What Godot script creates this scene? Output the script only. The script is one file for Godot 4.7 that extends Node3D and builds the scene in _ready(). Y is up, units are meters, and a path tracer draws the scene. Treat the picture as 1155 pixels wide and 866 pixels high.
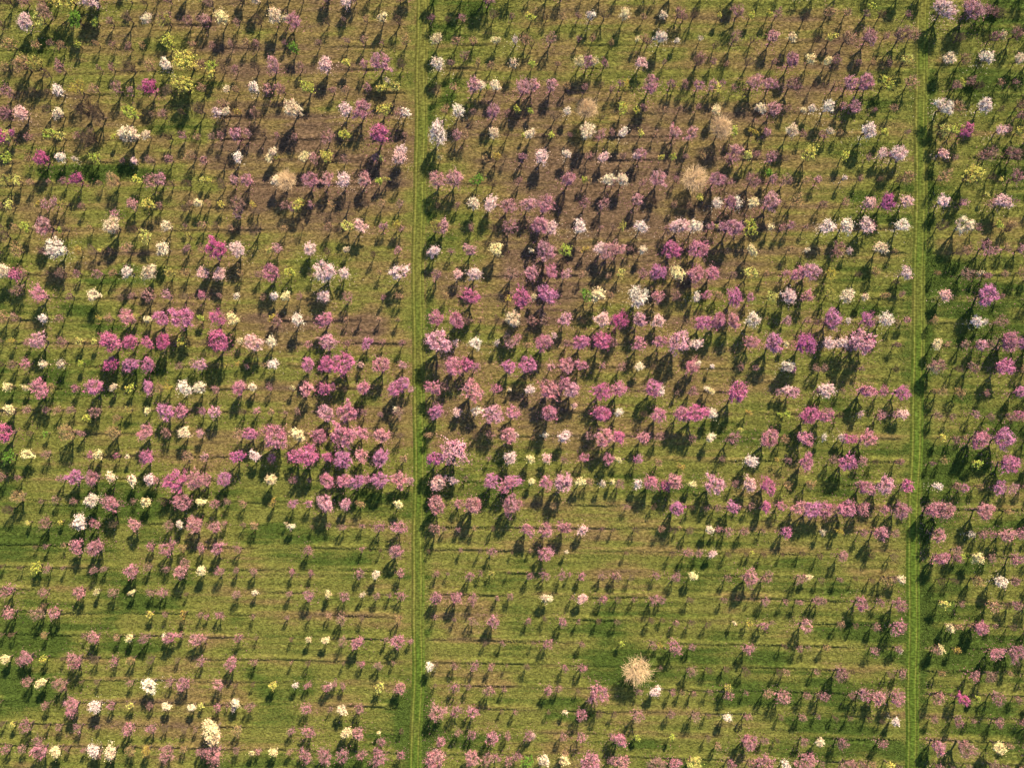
extends Node3D
# An orchard of flowering trees seen from the air in low spring sun. Metres, y up.

# tree kinds: [x, z, crown width] triples, surveyed in metres
const TREES = {
	"W": [-124.4, -33.0, 7.0, -24.7, -62.6, 6.2, 27.1, -20.7, 6.2, 103.5, -68.7, 5.3, 56.0, -14.8, 5.3, 79.6, -38.9, 5.0, -91.0, 3.0, 5.0, 113.7, -69.0, 4.8, 84.6, -62.8, 4.8, 12.0, -38.6, 4.8, 74.7, -38.8, 4.8, 89.7, -15.0, 4.8, -118.9, 38.7, 4.8, -100.3, 81.1, 4.8, -19.5, -68.8, 4.5, 114.3, -81.1, 4.5, 74.7, -69.0, 4.5, 41.3, -38.9, 4.5, -115.6, 33.0, 4.5, -114.9, 87.2, 4.5, -115.2, 99.0, 4.5, -124.8, -74.7, 4.2, -24.7, -80.9, 4.2, 32.5, -86.9, 4.2, -106.1, -27.0, 4.2, 27.7, -38.9, 4.2, 93.6, -38.8, 4.2, -61.2, -14.8, 4.2, 56.1, 21.3, 4.2, 118.9, 51.3, 4.2, -119.2, -100.9, 4.2, -96.2, -81.1, 3.9, -72.7, -75.1, 3.9, -14.8, -8.9, 3.9, 65.1, -3.2, 3.9, 72.1, -99.2, 3.8, -91.7, -101.0, 3.7, 47.0, -44.8, 3.6, -67.7, -3.1, 3.6, -33.4, -68.5, 3.4, -124.5, -57.2, 3.4, 52.2, -44.8, 3.4, -14.6, 8.8, 3.4, 33.0, 3.2, 3.4, 46.0, 9.2, 3.4, 112.8, -14.7, 3.4, 14.4, -93.0, 3.1, 22.9, -62.9, 3.1, -77.3, -57.1, 3.1, 27.5, 27.3, 3.1, 65.8, 99.4, 3.1, 29.0, -99.6, 2.9, -4.8, -86.9, 2.8, 8.7, -57.5, 2.8, 42.0, -20.7, 2.8, -129.3, -15.1, 2.8, 22.2, 9.1, 2.8, 103.4, 27.3, 2.8, -26.3, 75.5, 2.8, 50.8, 87.6, 2.8, 93.7, 87.7, 2.8, 8.8, -68.7, 2.5, 71.0, -69.0, 2.5, -67.7, -21.1, 2.5, -92.7, 39.0, 2.5, 18.2, 27.3, 2.5, -121.0, -57.0, 2.2, -45.0, -50.8, 2.2, -77.8, -20.9, 2.2, -9.2, -9.0, 2.2, 3.4, 15.0, 2.2, 42.4, -3.5, 2.2, 80.7, -14.9, 2.2, 115.1, -14.6, 2.2, 74.7, 15.2, 2.2, 112.3, 39.7, 2.2, -61.9, 81.3, 2.2, 79.5, -51.2, 2.0, -78.5, 87.7, 2.0, 36.7, -86.7, 1.7, -96.9, 68.9, 1.7, 46.3, -3.0, 1.4],
	"C": [-82.9, 92.8, 7.3, -105.2, -62.8, 6.2, -109.9, -39.0, 6.2, -62.4, -68.8, 5.9, -100.4, -27.0, 5.6, 108.8, -38.8, 5.6, -5.0, -14.8, 5.6, -12.9, -99.6, 5.4, 13.7, -62.8, 5.3, -96.5, -33.1, 5.0, 16.7, -21.2, 5.0, 36.8, -26.8, 5.0, 51.9, -99.5, 4.8, -18.7, -99.5, 4.8, -81.2, -93.0, 4.8, -67.2, -92.9, 4.8, 80.0, -21.1, 4.8, -61.0, 15.1, 4.8, -110.6, 99.3, 4.8, -72.4, -98.5, 4.5, -139.3, -27.1, 4.5, 19.2, -50.8, 4.5, -87.1, 3.1, 4.5, -78.2, -14.8, 4.5, 118.9, 93.4, 4.5, 113.2, -99.1, 4.4, 119.6, -99.0, 4.3, 93.8, -99.3, 4.3, 65.4, -62.9, 4.2, -15.3, -44.8, 4.2, -9.7, -32.9, 4.2, 22.9, -50.8, 4.2, 88.5, -33.1, 4.2, -125.6, 99.4, 4.2, 3.6, 99.2, 4.2, -124.8, -68.7, 3.9, -25.1, -87.2, 3.9, 23.1, -93.0, 3.9, 104.9, -81.1, 3.9, -96.0, -39.1, 3.9, -115.6, -21.1, 3.9, -91.2, 15.1, 3.9, -68.2, -9.0, 3.9, -68.1, 27.1, 3.9, 113.4, 45.3, 3.9, -101.3, -93.1, 3.6, 11.8, -81.1, 3.6, -10.3, -62.7, 3.6, 46.6, -68.6, 3.6, 122.9, -81.0, 3.6, -133.5, 20.9, 3.6, -49.3, 87.3, 3.6, -48.3, 93.1, 3.6, -47.6, -100.6, 3.5, -39.5, -92.9, 3.4, -5.4, -80.9, 3.4, 15.5, -80.9, 3.4, -13.8, -75.2, 3.4, -9.9, -74.9, 3.4, -0.7, -62.9, 3.4, 70.6, -81.2, 3.4, 57.9, -69.0, 3.4, -59.9, -57.0, 3.4, -67.4, -50.8, 3.4, 56.0, -44.8, 3.4, 55.9, -32.8, 3.4, -124.4, -3.1, 3.4, -138.3, 8.9, 3.4, -114.6, 21.0, 3.4, 102.9, -9.0, 3.4, 102.1, -2.8, 3.4, -110.8, 26.9, 3.4, -105.1, 27.3, 3.4, -101.5, 33.2, 3.4, -86.8, 51.2, 3.4, 3.8, 57.2, 3.4, -129.6, 81.4, 3.4, 8.6, 99.3, 3.4, -101.5, -63.0, 3.1, 65.8, -87.1, 3.1, -64.5, -20.8, 3.1, -138.6, 3.1, 3.1, 46.1, 15.3, 3.1, 12.6, 26.8, 3.1, -139.5, 75.4, 3.1, -77.9, 86.0, 3.1, -80.1, -69.0, 2.8, -68.1, -58.4, 2.8, -9.7, -87.0, 2.8, 33.1, -93.2, 2.8, 118.6, -87.2, 2.8, 75.1, -81.0, 2.8, 75.5, -63.1, 2.8, 94.3, -57.2, 2.8, -87.7, -45.3, 2.8, -69.1, -56.8, 2.8, 28.1, -32.7, 2.8, -101.4, -14.9, 2.8, -129.3, -2.8, 2.8, -73.2, 2.9, 2.8, -0.5, 21.0, 2.8, 27.6, -2.7, 2.8, -86.9, 33.2, 2.8, -34.8, 33.1, 2.8, -40.5, 51.6, 2.8, 45.8, 39.0, 2.8, 41.6, 51.1, 2.8, 94.7, 51.2, 2.8, -106.0, 69.3, 2.8, -96.2, 87.3, 2.8, -89.5, 87.3, 2.8, -67.5, 98.9, 2.8, 107.1, 63.4, 2.8, 104.7, 68.9, 2.8, 74.6, 93.5, 2.8, -64.5, -93.3, 2.5, 84.9, -21.0, 2.5, -110.5, 3.1, 2.5, -101.2, 9.3, 2.5, -63.3, 39.4, 2.5, -53.4, 57.2, 2.5, -0.2, 27.0, 2.5, 41.5, 27.3, 2.5, -53.7, 69.1, 2.5, 69.0, -68.6, 2.2, -48.7, -33.0, 2.2, 0.2, -20.6, 2.2, -134.3, 3.3, 2.2, -77.1, -9.2, 2.2, -35.6, 8.6, 2.2, 46.1, 3.5, 2.2, 45.0, 2.9, 2.2, 22.3, 21.1, 2.2, -115.2, 57.4, 2.2, -105.8, 57.4, 2.2, -44.3, 57.2, 2.2, 71.2, 51.1, 2.2, 74.7, 39.5, 2.2, -58.4, 69.1, 2.2, -73.5, 99.3, 2.2, -80.5, -75.0, 2.0, -58.2, -57.7, 2.0, 61.0, -38.8, 2.0, 113.9, -27.0, 2.0, 65.1, -8.9, 2.0, -72.8, 57.1, 2.0, -38.2, -77.1, 1.7, 26.7, -87.0, 1.7, 42.8, -87.2, 1.7, -24.4, -57.0, 1.7, -0.4, -32.9, 1.7, 70.1, -32.9, 1.7, -106.9, 21.5, 1.7, -63.0, 3.1, 1.7, 20.9, 27.0, 1.7, 9.1, 87.1, 1.7, 52.5, 63.3, 1.7, 94.9, 69.8, 1.7, -5.9, 3.2, 1.4, 9.1, 45.3, 1.4, -39.8, 93.4, 1.4, -64.9, 38.7, 1.1],
	"Q": [-53.5, -27.0, 7.9, -115.5, -98.3, 7.3, 103.6, -92.9, 6.4, -72.8, -9.0, 6.1, 37.7, -38.9, 5.8, 92.4, -56.9, 5.6, -77.1, -33.0, 5.5, -34.6, -27.1, 5.5, -24.2, 27.2, 5.5, -133.5, -92.9, 5.3, 65.4, -20.9, 5.1, 75.0, 3.2, 5.1, -134.6, -68.9, 5.0, -54.0, -80.9, 5.0, -48.6, -69.0, 5.0, -34.7, -56.8, 5.0, -49.1, -50.9, 5.0, 2.1, -56.9, 5.0, -11.1, -44.7, 5.0, 119.0, -44.8, 5.0, 4.5, -38.8, 4.8, -15.0, -26.6, 4.8, 84.7, -39.2, 4.8, 18.1, -14.9, 4.8, 55.9, 27.3, 4.8, -44.9, -39.1, 4.5, -58.2, -33.1, 4.5, -54.2, -20.8, 4.5, 94.9, -45.2, 4.5, 104.0, -45.1, 4.5, -86.6, -27.0, 4.2, -81.7, -26.5, 4.2, -25.7, -32.6, 4.2, 17.6, -33.1, 4.2, 94.8, -26.9, 4.2, 8.2, 15.3, 4.2, -5.8, 20.8, 4.2, 32.5, -14.7, 4.2, 75.5, -9.0, 4.2, 79.0, -9.1, 4.2, -49.1, -26.9, 3.9, 104.9, -21.1, 3.9, 42.1, -8.7, 3.9, -48.8, -97.1, 3.9, -34.3, -58.6, 3.9, 118.3, -63.1, 3.9, 85.4, -45.0, 3.9, 27.5, -81.0, 3.6, 88.9, -57.5, 3.6, -19.4, -26.6, 3.6, -72.5, 21.0, 3.6, -100.7, 27.3, 3.6, -82.7, -69.0, 3.4, 103.9, -57.3, 3.4, 17.9, -56.7, 3.4, 13.4, 39.5, 3.4, 13.3, 57.3, 3.4, 32.3, 81.2, 3.4, 3.9, 21.1, 3.3, 94.8, 9.1, 3.3, -0.6, 3.1, 3.0, -19.4, 9.2, 3.0, 65.1, 2.9, 3.0, 79.6, 15.0, 3.0, -20.2, 27.1, 3.0, 26.8, -57.1, 2.8, -105.1, -56.6, 2.5, 46.7, 45.3, 2.5, 80.9, -32.8, 2.4, -44.8, -3.1, 2.4, -4.2, 15.0, 2.4, 84.2, 9.0, 2.4, -52.8, 81.4, 2.2, 0.5, 93.6, 2.2, -20.1, -8.8, 2.1, 5.6, -10.9, 1.8, 11.0, 7.3, 1.8],
	"P": [-20.2, 19.4, 10.3, -66.3, 15.2, 9.1, -49.1, 15.2, 8.5, -24.2, -8.9, 8.5, 83.4, -8.9, 8.5, -24.8, 98.9, 8.4, 15.4, 98.9, 8.4, -91.3, -15.0, 7.9, -48.8, -3.1, 7.9, -57.6, 20.9, 7.9, 36.9, -9.0, 7.9, 52.3, 3.4, 7.9, -92.7, 27.4, 7.9, -15.7, 3.1, 7.6, 110.1, -93.0, 7.3, 114.2, -21.2, 7.3, -114.6, 3.1, 7.3, 4.5, 3.0, 7.3, -10.2, 9.1, 7.3, 61.2, -9.1, 7.3, 41.8, 9.1, 7.3, 113.1, 15.2, 7.3, 118.6, 15.2, 7.3, 8.0, 27.0, 7.3, -15.2, 33.0, 7.3, -82.8, 99.0, 7.3, 59.8, 99.3, 7.3, 17.4, 81.3, 7.0, -48.1, 9.1, 7.0, -20.6, -2.8, 7.0, 17.7, 9.2, 7.0, 104.9, 33.3, 7.0, -39.3, -81.1, 6.7, 3.3, -44.7, 6.7, -114.6, 45.2, 6.7, -129.4, -21.2, 6.7, 3.4, -32.5, 6.7, -2.5, -20.7, 6.7, 3.6, -20.9, 6.7, 50.3, -38.5, 6.7, 42.6, -32.7, 6.7, 70.5, -27.3, 6.7, -129.2, 3.0, 6.7, -48.8, 21.0, 6.7, -39.3, 21.0, 6.7, -19.7, -14.7, 6.7, 2.8, -9.0, 6.7, 17.7, 3.2, 6.7, 4.5, 9.2, 6.7, 18.9, 15.2, 6.7, 70.6, 9.5, 6.7, 60.6, 15.3, 6.7, 76.0, -14.9, 6.7, 120.3, 21.2, 6.7, -87.5, 27.0, 6.7, -110.4, 33.5, 6.7, -24.4, 33.0, 6.7, -5.7, 33.2, 6.7, 46.5, 27.2, 6.7, 89.6, 27.1, 6.7, -20.5, -51.1, 6.4, 60.3, -44.7, 6.4, -67.8, -26.9, 6.4, -53.6, -14.8, 6.4, -53.1, -8.7, 6.4, -38.9, -3.0, 6.4, 118.8, -3.1, 6.4, -53.7, 33.1, 6.4, -44.4, -68.7, 6.2, 29.9, -75.0, 6.2, -87.9, 39.0, 6.2, -120.3, 75.0, 6.2, -53.8, 99.2, 6.2, -39.5, 99.2, 6.2, 70.5, 98.1, 6.2, 123.3, 69.5, 6.2, -128.0, -39.1, 6.1, 1.7, -39.1, 6.1, 19.8, -32.6, 6.1, 35.7, -32.8, 6.1, 41.8, -26.8, 6.1, 51.8, -20.8, 6.1, -97.0, -14.9, 6.1, -129.5, -9.0, 6.1, -95.8, 9.3, 6.1, -81.9, -14.9, 6.1, -53.1, -3.1, 6.1, -35.6, 3.1, 6.1, -53.5, 9.4, 6.1, -39.1, 15.2, 6.1, 12.6, -9.0, 6.1, -1.3, -3.0, 6.1, 10.2, 3.2, 6.1, 43.7, -14.4, 6.1, 47.3, -14.6, 6.1, 30.9, 2.9, 6.1, 120.3, -10.4, 6.1, 85.0, 3.1, 6.1, 80.7, 21.2, 6.1, -91.6, 33.1, 6.1, -45.1, 27.2, 6.1, -39.1, 27.1, 6.1, 37.2, 33.3, 6.1, 71.6, 33.4, 6.1, 80.1, 33.2, 6.1, 94.0, 33.6, 6.1, 102.0, 33.0, 6.1, 114.4, 33.3, 6.1, -2.8, -74.4, 5.9, -57.8, -51.0, 5.9, -24.7, -50.5, 5.9, 55.9, 51.2, 5.9, -121.1, 87.5, 5.9, -129.9, 99.3, 5.9, -24.7, 87.2, 5.9, 60.5, 27.3, 5.8, 85.0, 27.5, 5.8, -67.7, -81.1, 5.6, 56.1, -75.3, 5.6, 83.8, -75.0, 5.6, 9.0, -50.8, 5.6, -6.5, -44.5, 5.6, 32.2, -51.0, 5.6, 46.8, -50.9, 5.6, -95.6, 45.2, 5.6, 104.1, 45.6, 5.6, -95.8, 99.2, 5.6, -15.1, 99.2, 5.6, 56.1, 93.5, 5.6, 114.3, 63.2, 5.6, 93.5, 81.7, 5.6, 4.8, -27.1, 5.5, 32.6, -27.0, 5.5, 67.5, -26.6, 5.5, -106.6, -15.1, 5.5, -105.2, -2.9, 5.5, -100.7, -3.1, 5.5, -101.4, 15.0, 5.5, -101.1, 21.3, 5.5, -58.3, -2.9, 5.5, -76.6, 3.0, 5.5, -43.8, 2.9, 5.5, -33.4, 1.7, 5.5, -73.5, 15.2, 5.5, -55.5, 15.1, 5.5, -24.6, -14.9, 5.5, 8.6, -3.0, 5.5, -25.3, 3.0, 5.5, -24.8, 9.1, 5.5, -5.8, 15.1, 5.5, 27.4, -15.0, 5.5, 51.2, -14.7, 5.5, 56.2, -9.2, 5.5, 41.1, -2.9, 5.5, 22.5, 3.2, 5.5, 32.6, 9.2, 5.5, 38.0, 9.1, 5.5, 70.2, 21.3, 5.5, 85.1, -14.8, 5.5, 120.5, -8.6, 5.5, 93.8, 3.2, 5.5, 75.0, 9.2, 5.5, 85.4, 15.1, 5.5, -120.4, 26.9, 5.5, -115.6, 27.1, 5.5, -80.3, 27.0, 5.5, -53.3, 27.2, 5.5, -49.1, 27.2, 5.5, -34.2, 26.9, 5.5, -10.6, 27.2, 5.5, -6.4, 27.5, 5.5, 30.4, 27.0, 5.5, 36.6, 26.7, 5.5, 74.6, 33.3, 5.5, 129.7, 94.2, 5.4, -62.6, -92.6, 5.3, -10.3, -68.6, 5.3, 65.7, -81.0, 5.3, 85.1, -86.7, 5.3, -35.3, 45.3, 5.3, 94.0, 57.6, 5.3, -78.6, 75.3, 5.3, -115.4, -101.1, 5.2, -136.4, -26.4, 5.1, -59.0, 3.3, 5.1, 70.0, 15.6, 5.1, -15.6, -75.1, 5.0, -0.5, -75.1, 5.0, 80.5, -75.3, 5.0, -53.7, -51.0, 5.0, -1.5, -44.6, 5.0, -120.0, 45.3, 5.0, -105.2, 51.3, 5.0, -91.7, 51.3, 5.0, -138.7, 57.3, 5.0, -138.0, 63.0, 5.0, -34.2, 39.4, 5.0, -1.1, 39.3, 5.0, 3.7, 39.1, 5.0, 8.5, 38.8, 5.0, 88.5, 39.3, 5.0, 120.6, 39.3, 5.0, 123.1, 45.6, 5.0, 84.4, 57.3, 5.0, -106.2, 93.2, 5.0, -45.1, 69.2, 5.0, -34.8, 69.2, 5.0, -59.1, 99.3, 5.0, -49.0, 99.3, 5.0, -9.9, 93.4, 5.0, 70.3, 63.5, 5.0, 64.6, 81.6, 5.0, 23.3, 93.6, 5.0, 23.6, 99.3, 5.0, 93.9, 63.4, 5.0, 85.3, 81.0, 5.0, 89.1, 81.6, 5.0, 104.0, 93.5, 5.0, -32.7, -100.8, 5.0, 127.1, -8.7, 4.9, -23.1, -39.2, 4.8, -16.2, -32.7, 4.8, -0.3, -26.9, 4.8, 21.9, -32.9, 4.8, 46.0, -26.8, 4.8, -87.0, -2.9, 4.8, -100.8, 3.3, 4.8, -91.8, 9.4, 4.8, -54.1, 3.2, 4.8, -83.0, 9.5, 4.8, -44.3, 14.9, 4.8, -61.6, 21.1, 4.8, -44.3, 21.0, 4.8, 8.3, -14.9, 4.8, -6.1, -2.8, 4.8, 8.1, 1.6, 4.8, -4.7, 9.2, 4.8, 27.5, -8.8, 4.8, -4.6, 26.7, 4.8, 3.7, 27.1, 4.8, 51.6, 33.2, 4.8, 68.1, 33.1, 4.8, 84.5, 33.4, 4.8, -53.6, -100.6, 4.8, 61.0, -87.0, 4.8, 61.2, -68.8, 4.8, -43.7, -51.1, 4.8, 3.5, 45.6, 4.8, 103.7, 39.5, 4.8, 37.1, 69.5, 4.8, 129.8, 82.1, 4.7, 95.7, 27.1, 4.5, -77.2, -62.9, 4.5, 13.9, -81.2, 4.5, 4.5, -75.1, 4.5, 36.4, -62.9, 4.5, 40.7, -62.8, 4.5, 51.8, -58.6, 4.5, 81.8, -69.3, 4.5, -97.7, -51.3, 4.5, -74.8, -51.2, 4.5, 50.4, -45.2, 4.5, -104.6, 39.3, 4.5, -119.6, 57.2, 4.5, -125.9, 63.0, 4.5, -83.2, 39.6, 4.5, -82.5, 45.3, 4.5, -58.2, 57.4, 4.5, -24.6, 57.5, 4.5, -19.5, 57.4, 4.5, -115.6, 69.1, 4.5, -95.3, 68.9, 4.5, -87.7, 69.2, 4.5, -133.8, 74.7, 4.5, -91.5, 81.2, 4.5, -34.3, 81.2, 4.5, -58.0, 93.2, 4.5, -45.0, 93.1, 4.5, -9.8, 63.3, 4.5, -19.6, 87.3, 4.5, -15.0, 87.3, 4.5, -23.3, 95.2, 4.5, 56.0, 69.6, 4.5, 37.1, 99.5, 4.5, 118.4, 69.7, 4.5, 104.0, 81.2, 4.5, 127.2, -63.0, 4.3, 99.3, -99.4, 4.3, 32.2, -21.0, 4.2, 70.2, -21.0, 4.2, -101.1, -8.7, 4.2, -43.0, -8.7, 4.2, -53.2, 21.1, 4.2, 12.5, -3.3, 4.2, 19.7, 21.1, 4.2, 33.0, -9.3, 4.2, 66.6, 3.7, 4.2, 28.6, 15.3, 4.2, 113.8, -8.6, 4.2, 124.2, -9.0, 4.2, 123.5, 3.3, 4.2, 81.1, 15.4, 4.2, -85.4, 27.1, 4.2, -48.5, 33.3, 4.2, 34.4, 27.8, 4.2, 60.0, 33.1, 4.2, 118.9, 27.4, 4.2, 128.2, 21.6, 4.2, 60.5, -74.9, 4.2, -105.3, -45.0, 4.2, 26.8, -45.6, 4.2, 65.3, 39.4, 4.2, -82.3, 81.3, 4.2, 13.2, 87.4, 4.2, 128.2, 33.7, 4.2, 128.4, 88.2, 4.1, 127.8, 70.0, 4.0, 7.5, -99.5, 3.9, -96.1, -21.1, 3.9, 8.5, -26.8, 3.9, -134.1, -3.0, 3.9, -85.7, -92.9, 3.9, 42.3, -75.0, 3.9, 45.9, -75.1, 3.9, 27.7, -57.4, 3.9, 114.0, -93.5, 3.9, -78.2, -51.2, 3.9, -77.5, -42.9, 3.9, 18.2, -45.0, 3.9, 60.7, -56.6, 3.9, 61.2, -51.0, 3.9, -115.6, 39.1, 3.9, -97.3, 57.2, 3.9, -39.8, 39.3, 3.9, -58.6, 45.4, 3.9, -81.9, 51.4, 3.9, -15.1, 57.6, 3.9, 37.5, 51.4, 3.9, 31.8, 57.2, 3.9, 124.6, 39.4, 3.9, -101.8, 69.3, 3.9, -59.0, 87.4, 3.9, -44.4, 99.2, 3.9, 4.3, 69.2, 3.9, -0.6, 93.4, 3.9, -5.7, 99.8, 3.9, 51.5, 99.4, 3.9, 113.2, 75.6, 3.9, 119.6, 87.5, 3.9, 127.8, 64.0, 3.9, -19.8, -62.8, 3.6, 17.4, -62.7, 3.6, 59.8, -62.9, 3.6, -86.7, -21.2, 3.6, 52.8, -38.2, 3.6, 41.0, -33.5, 3.6, 44.7, -21.5, 3.6, 123.9, -32.9, 3.6, 117.2, -32.6, 3.6, -87.2, 15.1, 3.6, -68.3, 21.4, 3.6, 20.7, -14.6, 3.6, -5.5, -8.6, 3.6, -14.9, -2.7, 3.6, -9.6, 3.0, 3.6, 13.5, 20.9, 3.6, 65.1, -14.8, 3.6, 66.6, -2.6, 3.6, 27.3, 20.9, 3.6, 80.7, -8.4, 3.6, 89.6, 3.2, 3.6, 89.2, 9.3, 3.6, 124.1, 9.2, 3.6, -83.2, 33.5, 3.6, -62.6, 33.3, 3.6, -19.2, 33.1, 3.6, -3.7, 32.7, 3.6, -15.9, 51.6, 3.6, 63.9, 32.9, 3.6, 122.6, 27.7, 3.6, 90.5, 33.5, 3.6, 79.6, 45.5, 3.6, -108.4, -102.9, 3.5, 126.3, -69.1, 3.4, -43.9, -80.9, 3.4, -69.4, -74.7, 3.4, -74.7, -63.5, 3.4, 35.3, -75.3, 3.4, 78.8, -69.4, 3.4, -128.8, -45.1, 3.4, -126.4, -45.4, 3.4, -110.2, -42.6, 3.4, -57.2, -56.9, 3.4, -41.1, -57.0, 3.4, -2.7, -57.0, 3.4, 86.2, -44.4, 3.4, 109.3, -45.0, 3.4, -100.7, 45.1, 3.4, -86.9, 45.4, 3.4, -44.8, 51.5, 3.4, -34.2, 51.3, 3.4, -34.0, 57.3, 3.4, -82.2, 63.1, 3.4, -10.3, 45.3, 3.4, 3.6, 51.6, 3.4, 18.6, 57.4, 3.4, 50.6, 39.6, 3.4, 40.4, 45.1, 3.4, 115.1, 39.6, 3.4, 108.8, 45.8, 3.4, -135.8, 76.1, 3.4, -110.5, 75.8, 3.4, -87.2, 75.4, 3.4, -111.3, 87.5, 3.4, -120.2, 93.5, 3.4, -100.5, 93.3, 3.4, -139.7, 99.7, 3.4, -131.2, 97.4, 3.4, -87.2, 99.3, 3.4, -77.0, 69.0, 3.4, -53.6, 81.6, 3.4, -44.9, 87.1, 3.4, -33.9, 99.0, 3.4, -39.0, 95.8, 3.4, 8.2, 63.5, 3.4, -14.8, 75.4, 3.4, 13.4, 75.3, 3.4, -19.7, 81.1, 3.4, 4.6, 81.2, 3.4, -15.2, 93.5, 3.4, 13.2, 93.4, 3.4, -8.9, 99.4, 3.4, -3.4, 98.9, 3.4, 21.1, 99.3, 3.4, 59.9, 63.9, 3.4, 50.9, 81.7, 3.4, 95.2, 75.5, 3.4, 75.4, 81.6, 3.4, 90.4, 93.7, 3.4, -67.0, -33.4, 3.3, 126.7, -26.8, 3.3, 21.9, -99.8, 3.2, -58.8, 81.4, 3.1, 128.1, 45.8, 3.0, -39.2, -39.1, 3.0, 45.6, -38.8, 3.0, 66.1, -39.1, 3.0, 64.9, -27.0, 3.0, 55.7, -20.8, 3.0, 115.7, -26.3, 3.0, -120.9, 3.4, 3.0, -86.8, 9.2, 3.0, -116.6, 21.2, 3.0, -58.5, -8.5, 3.0, -33.7, -3.1, 3.0, -52.2, 2.8, 3.0, -72.4, 9.3, 3.0, -86.1, 21.3, 3.0, -3.9, -10.4, 3.0, 4.7, -2.7, 3.0, 95.5, -15.1, 3.0, 93.3, 8.9, 3.0, 113.1, 8.9, 3.0, 84.9, 21.1, 3.0, -99.4, 27.9, 3.0, -43.0, 27.0, 3.0, -58.2, 33.2, 3.0, -31.8, 27.3, 3.0, 110.5, 27.8, 3.0, 77.6, 33.5, 3.0, -142.2, -103.1, 3.0, -67.0, -75.5, 2.8, 22.4, -75.7, 2.8, 48.5, -75.5, 2.8, -86.6, -56.6, 2.8, 20.7, -50.4, 2.8, 73.0, -50.8, 2.8, 90.4, -57.1, 2.8, -115.9, 51.6, 2.8, -62.9, 51.4, 2.8, -0.4, 51.6, 2.8, 13.0, 51.5, 2.8, 48.2, 39.1, 2.8, 43.2, 45.3, 2.8, 85.0, 39.4, 2.8, 117.7, 39.5, 2.8, 89.7, 57.5, 2.8, -44.5, 75.4, 2.8, -82.5, 87.5, 2.8, 8.8, 75.6, 2.8, 21.3, 93.5, 2.8, 104.7, 99.6, 2.8, -35.2, -32.9, 2.7, -31.9, 3.3, 2.7, -106.1, -74.9, 2.5, -109.7, 21.1, 2.4, 63.2, 3.6, 2.4, 73.5, 3.2, 2.4, 96.7, 33.3, 2.4, -58.2, -44.9, 2.2, 21.3, 51.7, 2.2, -85.9, 63.8, 2.2, -86.2, 69.3, 2.2, -51.6, 81.0, 2.2, -71.9, 99.3, 2.2, -31.7, 69.4, 2.2, 126.2, 87.9, 2.2, 18.3, -3.1, 2.1, -44.4, 45.2, 2.0, 10.0, 51.4, 1.7, -25.0, 62.9, 1.7, 74.3, 87.2, 1.7],
	"M": [-81.1, -8.9, 8.1, -109.6, -8.9, 7.8, 69.2, -8.9, 7.5, -39.6, -62.6, 7.3, -82.2, -33.0, 7.3, -15.6, -20.6, 6.7, -138.4, 15.0, 6.7, 17.6, -9.0, 6.4, -24.6, 21.0, 6.2, 22.6, -14.6, 6.2, -100.1, -75.0, 5.6, -129.0, -56.8, 5.6, -105.1, -8.8, 5.6, -96.4, -8.9, 5.6, 89.7, -44.9, 5.3, 109.5, -63.0, 5.0, -77.1, 21.0, 5.0, -17.2, -3.2, 5.0, 22.3, 15.4, 5.0, -110.3, -2.9, 4.8, -120.0, -51.5, 4.5, 85.3, -8.7, 4.5, 110.4, 81.9, 4.2, -139.9, -62.7, 3.9, -137.8, -63.6, 2.8],
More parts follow.
